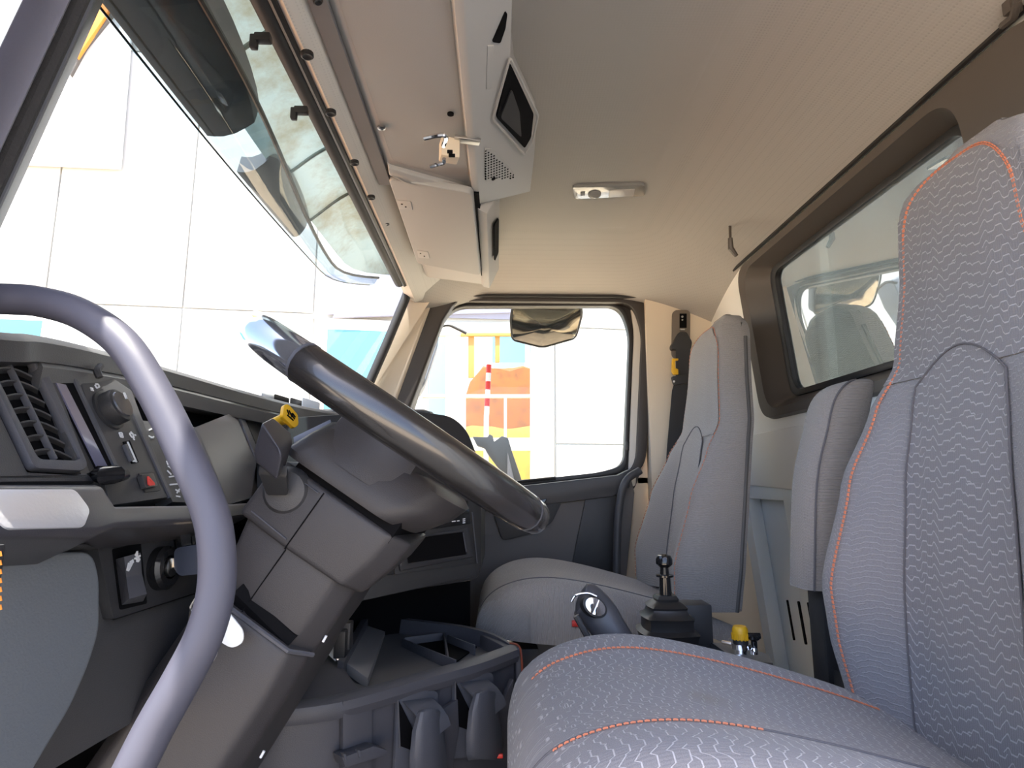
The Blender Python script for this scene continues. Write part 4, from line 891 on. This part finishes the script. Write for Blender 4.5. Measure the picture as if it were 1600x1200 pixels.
        b = B(); tube(b, [V(interp(z, ZS, XR)+dxf(z)-.024, yc-interp(z, ZS, HW)*.985, z+dz) for z in [lerp(zb0, .44, i/24) for i in range(25)]], .006, 8); obj('rear_piping', b, mat('back_shell', (.08, .075, .072), .6), g)
    else:
        b = B(); prism(b, roundp([V(.50, yc-.266, -.44), V(.80, yc-.266, -.44), V(.80, yc-.266, -.1), V(.74, yc-.266, .02), V(.56, yc-.266, -.04), V(.508, yc-.266, -.10)], .03), (0, -.018, 0), .004); obj('recliner_cover', b, GRYP, g)
    return g, front, ctop
def stitches(b, path, step, r, rows=1):
    L = [0]
    for a, c in zip(path, path[1:]): L.append(L[-1]+(c-a).length)
    tot = L[-1]; d = 0; i = 0
    while d+step*.8 < tot:
        def at(x):
            k = 0
            while k < len(L)-2 and L[k+1] < x: k += 1
            t = (x-L[k])/max(1e-6, L[k+1]-L[k]); return path[k].lerp(path[k+1], t)
        a, c = at(d), at(d+step*.72)
        t = (c-a).normalized(); e = t.cross(V(1, 0, 0)).normalized() if abs(t.x) < .8 else t.cross(V(0, 0, 1)).normalized()
        for k in range(rows):
            off = e*((k-(rows-1)/2)*r*1.5)
            tube(b, [a+off, lerp(a, c, .5)+off+V(-.0006, 0, .0006), c+off], r*.62, 5)
        d += step
drs, _f, _c = make_seat(.85, lambda z: 0.0, 0, 'grey patterned driver seat with orange stitching, nearest the open door', FAB, RIB, True)
make_seat(1.78, lambda z: -.105+.07*(z+.1), -.035, 'grey cloth passenger seat in front of the beige rear pillar', FABP, RIBP, False)
# folded-up armrest on the far side of the driver seat
b = B(); ya = 1.22; rings = []
AR = cat([V(.63, -.20, .045), V(.655, 0, .050), V(.685, .10, .052), V(.70, .15, .052), V(.713, .18, .047), V(.728, .199, .036), V(.742, .207, .018), V(.748, .209, .004)], 4)
for q in AR:
    k = min(1, q.z/.045)
    rings.append([V(q.x+q.z*math.copysign(abs(math.cos(a))**.7, math.cos(a)), ya+.050*k**.5*math.copysign(abs(math.sin(a))**.6, math.sin(a)), q.y) for a in [i*math.pi/12 for i in range(24)]])
loft(b, rings, uvf=lambda p: (p.y, p.z)); ar = obj('armrest', b, RIBP, drs)
b = B(); tube(b, [V(q.x-q.z*.72, ya-.047*min(1, q.z/.045)**.5, q.y) for q in AR[:24]], .0022, 6); obj('seam', b, SEAM, ar)
b = B(); bb(b, (.62, ya-.03, -.40), (.70, ya+.03, -.18), .01); bb(b, (.63, 1.02, -.40), (.69, ya, -.34), .01); obj('armrest_pivot', b, BLK, drs)

# ================================================================ LEVERS BETWEEN THE SEATS
gs = thing('gear_selector', 'dark grip lever with chrome topped oval button beside the passenger seat', 'lever', P(940, 985, 1.22))
b = B(); pth = [P(985, 1040, 1.20), P(955, 990, 1.21), P(935, 958, 1.22), P(915, 938, 1.22), P(905, 932, 1.22)]; tube(b, cat(pth, 5), [.034]*8+[.035]*6+[.035, .035, .034, .032, .029, .023, .015], 16, flat=.62, up=V(.6, 0, .8)); obj('grip', b, mat('grip_grey', (.07, .07, .08), .38), gs)
b = B(); c = P(930, 948, 1.190); nn = V(.25, -.95, .2).normalized(); e1 = V(.80, .2, -.52).normalized(); e1 = (e1-nn*e1.dot(nn)).normalized(); e2 = nn.cross(e1)
ovp = lambda k, o: [c+nn*o+e1*(.026*k*math.cos(a))+e2*(.018*k*math.sin(a)) for a in [i*math.pi/12 for i in range(24)]]
plate(b, ovp(1, 0), .02, nn, .002); obj('button_bezel', b, BLK, gs)
b = B(); plate(b, [p for p in ovp(.82, .002) if (p-c).dot(e1) <= .001], .003, nn, .0006); plate(b, [p for p in ovp(.82, .002) if (p-c).dot(e1) >= -.001], .003, nn, .0006); obj('silver_button', b, CHROME, gs)
b = B(); tube(b, cat([P(893, 940, 1.19), P(900, 930, 1.19), P(918, 927, 1.19), P(932, 932, 1.19)], 4), .0024, 8); obj('chrome_trim', b, CHROME, gs)
b = B(); tube(b, [P(900, 962, 1.18), P(918, 995, 1.18)], .006, 8); obj('trigger', b, PLA, gs)
jl = thing('hydraulic_joystick', 'black joystick lever with ribbed rubber boot between the seats', 'lever', P(1042, 1000, 1.26))
jc = P(1042, 985, 1.26); jx = V(jc.x, jc.y, 0)
def jz(v): return P(1042, v, 1.26).z
b = B(); pr_ = []
for i, (v, r) in enumerate(((1010, 45), (985, 42), (962, 36), (946, 28), (934, 17))):
    rr = r/950*1.26; z = jz(v); pr_ += [(rr, z-.004), (rr*1.05, z), (rr*.86, z+.006)]
pr_ = sorted(pr_, key=lambda t: t[1]); lathe(b, pr_, jx, (0, 0, 1), 24)
for vtx in b.verts:
    d0 = vtx.co-jx; a = math.atan2(d0.y, d0.x); k = 1/max(abs(math.cos(a)), abs(math.sin(a)))**.6; vtx.co.x = jx.x+d0.x*k; vtx.co.y = jx.y+d0.y*k
obj('boot', b, RUB, jl)
b = B(); lathe(b, [(.012, jz(935)), (.011, jz(902)), (.0175, jz(901)), (.0175, jz(898)), (.009, jz(897)), (.008, jz(885)), (.013, jz(882))], jx, (0, 0, 1), 18); obj('lever_shaft', b, GLOSSB, jl)
b = B(); lathe(b, [(.010, jz(886)), (.0165, jz(881)), (.0165, jz(874)), (.013, jz(868)), (.006, jz(866)), (.0, jz(866))], jx, (0, 0, 1), 20); obj('knob', b, GLOSSB, jl)
b = B(); box(b, P(1086, 972, 1.33), (.055, .06, .08), None, .004); box(b, P(1086, 1010, 1.33)+V(0, 0, -.1), (.05, .05, .30), None, .004); box(b, V(jx.x, jx.y, -.56), (.12, .12, .38), None, .004); obj('mount_box', b, BLK, jl)
vk = thing('air_valve', 'yellow ribbed valve knob on a metal bracket by the rear wall', 'valve', P(1157, 1020, 1.28))
vc = P(1157, 1000, 1.28); V0 = V(vc.x, vc.y, 0)
def vz(v): return P(1157, v, 1.28).z
b = B(); lathe(b, [(.0155, vz(998)), (.0158, vz(985)), (.0145, vz(981)), (.012, vz(978)), (.004, vz(977.5)), (0, vz(978))], V0, (0, 0, 1), 24)
for i in range(14):
    a = i*2*math.pi/14; box(b, V0+V(.0158*math.cos(a), .0158*math.sin(a), vz(994)), (.003, .003, .012), Matrix.Rotation(a, 3, 'Z'), 0)
obj('knob', b, YEL, vk)
b = B(); lathe(b, [(.015, vz(1006)), (.015, vz(997))], V0, (0, 0, 1), 20); obj('collar', b, BLK, vk)
b = B(); lathe(b, [(.011, vz(1022)), (.011, vz(1014)), (.019, vz(1013)), (.019, vz(1005)), (.012, vz(1004))], V0, (0, 0, 1), 20); obj('valve_body', b, CHROME, vk)
b = B(); a = [P(1112, 1004, 1.29), P(1140, 1003, 1.42), P(1200, 1022, 1.38), P(1208, 1036, 1.30), P(1150, 1030, 1.18)]; prism(b, a, (0, 0, -.004), .001); prism(b, [p+V(0, 0, -.004) for p in (a[0], a[4], a[3], a[3]+V(0, .02, 0), a[0]+V(0, .02, 0))], (0, 0, -.12)); obj('bracket', b, STEEL, vk)
b = B(); c = P(1178, 1000, 1.27); tube(b, [c+V(0, 0, -.026), c], .006, 10); lathe(b, [(.006, 0), (.011, .004), (.011, .010), (.006, .013)], c+V(0, 0, -.002), (0, 0, 1), 12); tube(b, [c+V(-.012, 0, .008), c+V(.012, -.002, .008)], .006, 8); obj('wing_tap', b, GLOSSB, vk)
b = B(); c = P(1178, 1012, 1.26); lathe(b, [(.007, -.012), (.007, -.004), (.005, 0)], c, (0, 0, 1), 10); tube(b, [P(1128, 1003, 1.27), P(1143, 1006, 1.26)], .004, 8); obj('fitting', b, CHROME, vk)
# seat belt on the rear pillar of the passenger door
sbt = thing('seat_belt', 'black seat belt with yellow clip on a pillar slide plate', 'seat belt', P(1065, 680, YS-.01))
def SB(u, v, o=0): return P(u, v, YS-.004-o)
b = B(); plate(b, roundp([SB(1051, 484, .008), SB(1079, 484, .008), SB(1078, 560, .008), SB(1050, 560, .008)], .022, 5), .012, (0, -1, 0), .002); obj('slide_plate', b, mat('belt_plate', (.16, .135, .11), .5), sbt)
b = B(); plate(b, [SB(1062, 490, .010), SB(1073, 490, .010), SB(1073, 512, .010), SB(1062, 512, .010)], .004, (0, -1, 0)); obj('slide_slot', b, VOID, sbt)
b = B(); lathe(b, [(.004, 0), (.004, .003)], SB(1066, 495, .010), (0, -1, 0), 8); lathe(b, [(.003, 0), (.003, .003)], SB(1066, 500, .010), (0, -1, 0), 8); box(b, SB(1066, 515, .02), (.018, .01, .006), None, .001); obj('height_catch', b, STEEL, sbt)
b = B(); plate(b, roundp([SB(1062, 518, .030), SB(1073, 518, .030), SB(1082, 534, .030), SB(1080, 546, .030), SB(1050, 546, .030), SB(1049, 540, .030)], .008), .03, (0, -1, 0), .004); obj('belt_guide', b, BLK, sbt)
b = B(); loft(b, [[SB(1056, 544, .03), SB(1079, 544, .03), SB(1079, 544, .026), SB(1056, 544, .026)], [SB(1056, 590, .028), SB(1079, 588, .028), SB(1079, 588, .024), SB(1056, 590, .024)], [SB(1050, 610, .02), SB(1074, 610, .02), SB(1074, 610, .016), SB(1050, 610, .016)], [SB(1042, 700, .01), SB(1070, 700, .01), SB(1070, 700, .006), SB(1042, 700, .006)], [SB(1036, 800, .01), SB(1064, 800, .01), SB(1064, 800, .006), SB(1036, 800, .006)]]); obj('strap', b, WEB, sbt)
b = B(); plate(b, roundp([SB(1050, 588, .040), SB(1078, 584, .040), SB(1078, 598, .040), SB(1054, 601, .040)], .006), .02, (0, -1, 0), .003); obj('tongue', b, BLK, sbt)
b = B(); plate(b, [SB(1051, 560, .042), SB(1060, 560, .042), SB(1060, 563, .042), SB(1055, 564, .042), SB(1055, 575, .042), SB(1060, 577, .042), SB(1060, 585, .042), SB(1053, 585, .042), SB(1050, 580, .042)], .012, (0, -1, 0), .001); obj('yellow_clip', b, YEL, sbt)
b = B(); lathe(b, [(.004, 0), (.004, .002)], SB(1053, 596, .042), (0, -1, 0), 8); obj('stop_button', b, MARK, sbt)
# ================================================================ OUTSIDE
GZ = -2.0
b = B(); box(b, (0, 10, GZ-.1), (120, 120, .2)); struct('ground', b, mat('sandy_yard', (.68, .55, .40), .9, var=.15))
b = B(); box(b, (-.5, -1.2, GZ+.005), (9.0, 7.0, .03), None, 0); struct('shade_apron', b, mat('shaded_ground_dark', (.055, .055, .055), .85, bump=(60, .6)))  # unseen dark apron, added so near ground acts as shaded and dims the headliner
# white panelled building facing the truck
BN = V(.135, -.99, 0).normalized(); BT = V(.99, .135, 0).normalized(); BP = P(775, 600, 7.0)
def BD(u, v, o=0): return PL(u, v, BP+BN*o, BN)
bl = thing('panelled_building', 'white building clad in large panels beyond the windscreen', 'building', V(BP.x, BP.y+.3, GZ), )
PANM = mat('white_cladding', (.53, .54, .535), .5, var=.02)
def bpanel(nm, u0, v0, u1, v1, o=0, t=.06, m_=PANM, par=None, bvl=.01):
    a = BD(u0, v0); c = BD(u1, v1); s0, s1 = (a-BP).dot(BT), (c-BP).dot(BT)
    return bslab(nm, s0, s1, c.z, a.z, o, t, m_, par, bvl)
def bslab(nm, s0, s1, z0, z1, o=0, t=.06, m_=PANM, par=None, bvl=.01):
    b = B(); q = [BP+BT*s0, BP+BT*s1]; plate(b, [V(q[0].x, q[0].y, z0)+BN*o, V(q[1].x, q[1].y, z0)+BN*o, V(q[1].x, q[1].y, z1)+BN*o, V(q[0].x, q[0].y, z1)+BN*o], t, BN, bvl)
    return obj(nm, b, m_, par or bl)
def sx(u, v=480): return (BD(u, v)-BP).dot(BT)
zj = BD(285, 481).z; zj2 = BD(310, 90).z
cols = [sx(-420), sx(-140), sx(68), sx(285), sx(490), sx(642)]
for i in range(len(cols)-1):
    for z0, z1 in ((GZ, zj), (zj, zj2), (zj2, zj2+2.6)):
        if i == 4 and z0 == GZ: z1 = BD(560, 498).z; z0 = GZ; continue
        bslab('cladding_panel', cols[i]+.008, cols[i+1]-.008, z0+.008, z1-.008)
s0, s1 = sx(640), sx(830)
bslab('cladding_panel', s0+.01, s1-.01, BD(700, 505).z, zj2+2.6)
zb = BD(900, 694).z
for z0, z1 in ((GZ, zb), (zb, BD(900, 512).z), (BD(900, 512).z, zj2+2.6)):
    bslab('cladding_panel', sx(866)+.008, sx(1500), z0+.008, z1-.008)
b = B(); q = BP+BT*cols[0]-BN*.035; r_ = BP+BT*sx(1500)-BN*.035
plate(b, [V(q.x, q.y, BD(700, 505).z), V(r_.x, r_.y, BD(700, 505).z), V(r_.x, r_.y, zj2+2.7), V(q.x, q.y, zj2+2.7)], .15, BN); obj('back_wall', b, PANM, bl)
for a_, c_ in ((cols[0], cols[4]), (sx(866), sx(1500))):
    b = B(); q = BP+BT*a_-BN*.035; r_ = BP+BT*c_-BN*.035; plate(b, [V(q.x, q.y, GZ), V(r_.x, r_.y, GZ), V(r_.x, r_.y, BD(700, 505).z), V(q.x, q.y, BD(700, 505).z)], .15, BN); obj('back_wall', b, PANM, bl)
bpanel('window_frame', 492, 497, 640, 760, .03, .08, mat('frame_white', (.86, .84, .80), .4)); bpanel('window_pane', 512, 515, 632, 745, .036, .02, mat('pane_blue', (.10, .29, .38), .2))
bpanel('window_frame', -200, 480, 58, 640, .03, .08, bpy.data.materials['frame_white']); bpanel('window_pane', -190, 492, 53, 630, .036, .02, bpy.data.materials['pane_blue'])
b = B(); a = [BD(508, 430, .02), BD(800, 440, .02), BD(800, 500, .02), BD(508, 492, .02)]; prism(b, a, BN*.03, .004); obj('eave_shade_panel', b, mat('eave_shade_lilac', (.25, .26, .35), .5), bl)  # flat panel: shade under the eave put into a lilac colour
b = B(); prism(b, [BD(560, 420, .03), BD(720, 420, .03), BD(800, 490, .03), BD(520, 498, .03)], BN*.05, .004); obj('eave_shade_fin', b, mat('eave_shade_grey', (.22, .23, .32), .5), bl)  # second piece of the eave shade, painted a little darker
# sign board fixed to the wall, upper left
sg = thing('sign_board', 'plain white board fixed to the panelled wall beside the driver pillar', 'sign', BD(120, 262, .2))
b = B(); plate(b, [BD(-90, 250, .08), BD(187, 262, .08), BD(207, 20, .08), BD(60, 20, .08), BD(-60, 150, .08)], .05, BN, .01); obj('board', b, mat('board_white', (.66, .67, .68), .5), sg)
b = B(); plate(b, [BD(110, 118, .12), BD(134, 74, .12), BD(180, 18, .12), BD(230, -60, .12), BD(190, -60, .12), BD(100, 100, .12)], .05, BN, .01); obj('top_board', b, mat('board_grey', (.10, .095, .09), .6), sg)
b = B(); plate(b, [BD(120, 90, .16), BD(166, 22, .16), BD(210, -60, .16), BD(60, -60, .16)], .05, BN, .005); obj('orange_corner', b, mat('board_orange', (.75, .25, .03), .5), sg)
for u in (20, 150):
    b = B(); a = BD(u, 160, .04); tube(b, [a, a-BN*.038], .03, 8); obj('bracket', b, WPAINT, sg)
# orange soil and yellow grass, built in place of a reflection in the glass doors
hill = dirty('orange_soil', (.22, .075, .02), (.13, .05, .02), .9)
hb = thing('reflection_soil_bank', 'orange soil mound with yellow grass foot, standing in for a reflection in the glass doors', 'mound', V(-.1, 12, GZ), )
b = B(); rows = []
for i in range(22):
    row = []
    for j in range(26):
        x = lerp(-2.4, 3.2, i/21); y = lerp(10.4, 14.5, j/25)
        k = sstep(y, 10.6, 12.0)*sstep(x, -1.5, -.35)*(1-sstep(x, 2.0, 3.4)); z = GZ+.5+3.8*k+.05*math.sin(x*9+y*5)*k+.03*math.sin(x*23+y*17)
        row.append(V(x, y, z))
    rows.append(row)
loft(b, rows, False, False); obj('soil', b, hill, hb)
b = B(); rows = []
for i in range(20):
    row = []
    for j in range(16):
        x = lerp(-3.2, 3.4, i/19); y = lerp(8.6, 11.0, j/15); z = GZ+lerp(.0, 2.95, sstep(y, 8.2, 10.6))+.05*math.sin(x*11+y*6)
        row.append(V(x, y, z))
    rows.append(row)
loft(b, rows, False, False); obj('grass_foot', b, dirty('yellow_grass', (.24, .155, .02), (.14, .11, .02), .9), hb)
# white door frame, left open to the stand-in bank: posts and rails
gl_ = bl
FRM = mat('link_white', (.56, .54, .49), .4)
def gbar(nm, u0, v0, u1, v1, o=.05, m_=FRM, t=.08):
    b = B(); plate(b, [BD(u0, v1, o), BD(u1, v1, o), BD(u1, v0, o), BD(u0, v0, o)], t, BN, .006); return obj(nm, b, m_, gl_)
gbar('post', 830, 470, 866, 900, .06); gbar('post', 696, 520, 728, 900, .05); gbar('post', 640, 470, 660, 900, .04)
gbar('rail', 728, 684, 832, 704, .055); gbar('rail', 640, 504, 832, 524, .07); gbar('thin_rail', 655, 616, 832, 621, .03); gbar('thin_post', 788, 620, 792, 690, .03, FRM, .03)
AMB = mat('amber_bar', (.40, .23, .06), .5)
for u0, u1, v0, v1 in ((732, 741, 524, 590), (774, 781, 524, 566)):
    gbar('amber_upright', u0, v0, u1, v1, .045, AMB, .04)
gbar('amber_head', 720, 520, 832, 525, .076, AMB, .03)
b = B(); plate(b, [BD(742, 525, .02), BD(830, 525, .02), BD(830, 566, .02), BD(742, 566, .02)], .01, BN); obj('pane', b, glassmat('pale_blue_pane', (.80, .93, 1.0), .10), gl_)
# red and white pole of the stand-in reflection; black quick coupler on a grey stand
mp = thing('marker_pole', 'red and white marker pole standing against the orange mound', 'pole', P(763, 640, 8.25)+V(0, 0, -.3))
for k in range(6):
    b = B(); a = P(764-k*.6, 570+k*13, 8.25); c = P(763.4-k*.6, 583+k*13, 8.25); tube(b, [a, c], .035, 10); obj('pole_band', b, REDP if k % 2 == 0 else WHT, mp)
b = B(); a = P(760, 648, 8.25); tube(b, [a, V(a.x, a.y, GZ)], .035, 8); obj('pole_foot', b, WHT, mp)
qc = thing('quick_coupler', 'black steel coupler head on a grey stand low in the passenger window', 'coupler', V(P(790, 750, 5.2).x, 5.2, GZ))
b = B(); q = [(738, 682), (762, 683), (765, 678), (770, 681), (772, 690), (784, 681), (794, 684), (800, 705), (812, 740), (818, 760), (790, 760), (788, 742), (776, 728), (764, 712), (757, 700), (745, 696)]
prism(b, [P(u, v, 5.2) for u, v in q], (0, .14, 0), .008); obj('coupler_body', b, mat('coupler_black', (.008, .008, .009), .5), qc)
b = B(); prism(b, [P(793, 706, 5.15), P(806, 760, 5.15), P(806, 1000, 5.15), P(790, 1000, 5.15)], (0, .12, 0), .01); obj('stand', b, mat('coupler_grey', (.06, .06, .068), .5), qc)
# outside mirrors on the passenger side
ml = thing('kerb_mirror', 'rounded convex kerb mirror hanging above the passenger window outside', 'mirror', P(852, 506, 2.42))
mo = roundp([P(800, 484, 2.42), P(905, 484, 2.42), P(908, 494, 2.42), P(902, 524, 2.42), P(850, 536, 2.42), P(800, 526, 2.42), P(797, 500, 2.42)], .02, 5)
zm = sum(p.z for p in mo)/len(mo); mo = [V(p.x, p.y-1.02*(p.z-zm), p.z) for p in mo]
b = B(); prism(b, mo, (0, .035, .03), .010, 3); obj('housing', b, mat('mirror_shell', (.05, .055, .065), .35), ml)
b = B(); ctr = sum(mo, V(0, 0, 0))/len(mo); rg = []
for k in (0.96, .8, .6, .4, .2, .02): rg.append([lerp(ctr, p, k)+V(0, -.7, -.7)*(.002+.014*(1-k*k)) for p in mo])
loft(b, rg, True, True); obj('mirror_face', b, mat('kerb_mirror_glass', (.44, .40, .33), .05, 1), ml)
b = B(); tube(b, [p+V(0, -.003, -.002) for p in mo], .0035, 6, True); obj('mirror_rim', b, RUB, ml)
b = B(); tube(b, cat([P(850, 486, 2.44), P(850, 470, 2.40), P(852, 459, 2.285)], 4), .010, 8); obj('arm', b, RUB, ml)
wm = thing('wing_mirror', 'grey wing mirror housing outside beside the passenger pillar', 'mirror', P(668, 580, 2.75))
b = B(); prism(b, [P(668, 500, 2.75), P(688, 505, 2.75), P(684, 540, 2.75), P(664, 600, 2.75), P(655, 615, 2.75), P(652, 580, 2.75)], (-.02, .16, 0), .012, 3); obj('housing', b, mat('mirror_shell_grey', (.20, .22, .26), .4), wm)
b = B(); tube(b, cat([P(664, 590, 2.78), P(640, 610, 2.6), P(620, 640, 2.31)], 4), .012, 8); obj('arm', b, RUB, wm)
b = B(); tube(b, cat([P(684, 512, 2.74), P(700, 508, 2.74), P(715, 514, 2.74), P(729, 521, 2.74)], 4), .007, 8); obj('cable', b, RUB, wm)
# truck body panel behind the rear window
tbp = thing('rear_bulkhead', 'grey truck body bulkhead behind the rear window', 'bulkhead', V(1.5, 1.2, GZ))
b = B(); bb(b, (1.45, -1.0, GZ), (1.55, 3.2, 1.5), .01); obj('plate', b, mat('bulkhead_grey', (.66, .68, .67), .5, var=.1), tbp)
for y in (-.2, .7, 1.6, 2.5):
    b = B(); bb(b, (1.41, y, GZ), (1.455, y+.07, 1.48), .008); obj('stiffener', b, bpy.data.materials['bulkhead_grey'], tbp)

# unseen orange bonnet, added to bounce warm light in through the windscreen
bn = thing('bounce_bonnet', 'unseen orange truck bonnet added below the windscreen to bounce warm light', 'bonnet', V(-1.8, 1.28, GZ))
b = B(); rows = []
for x, z, hw_ in ((-1.1, .10, .80), (-1.4, .09, .80), (-1.9, .05, .74), (-2.4, -.05, .68), (-2.6, -.35, .64), (-2.65, -1.2, .62)):
    rows.append([V(x, 1.28-hw_, -1.2), V(x, 1.28-hw_, z-.12), V(x, 1.28-hw_*.85, z), V(x, 1.28, z+.03), V(x, 1.28+hw_*.85, z), V(x, 1.28+hw_, z-.12), V(x, 1.28+hw_, -1.2)])
loft(b, rows); obj('bonnet_skin', b, mat('orange_paint', (.80, .26, .03), .3, coat=.4), bn)

# pale sheets added beyond the bank so the upper panes look bright
sh = thing('pale_backdrop', 'added backdrop of white and light blue sheets that brightens the upper panes', 'backdrop', V(-1, 17, GZ))
shb = mat('sheet_blue', (.22, .34, .40), .5); shw = mat('sheet_white', (.45, .46, .44), .5)
for k in range(11):
    b = B(); x0 = -5.5+k*.9; bb(b, (x0+.01, 16.9, GZ), (x0+.89, 17.0, 6.5), .01); obj('sheet', b, shw if k % 2 else shb, sh)
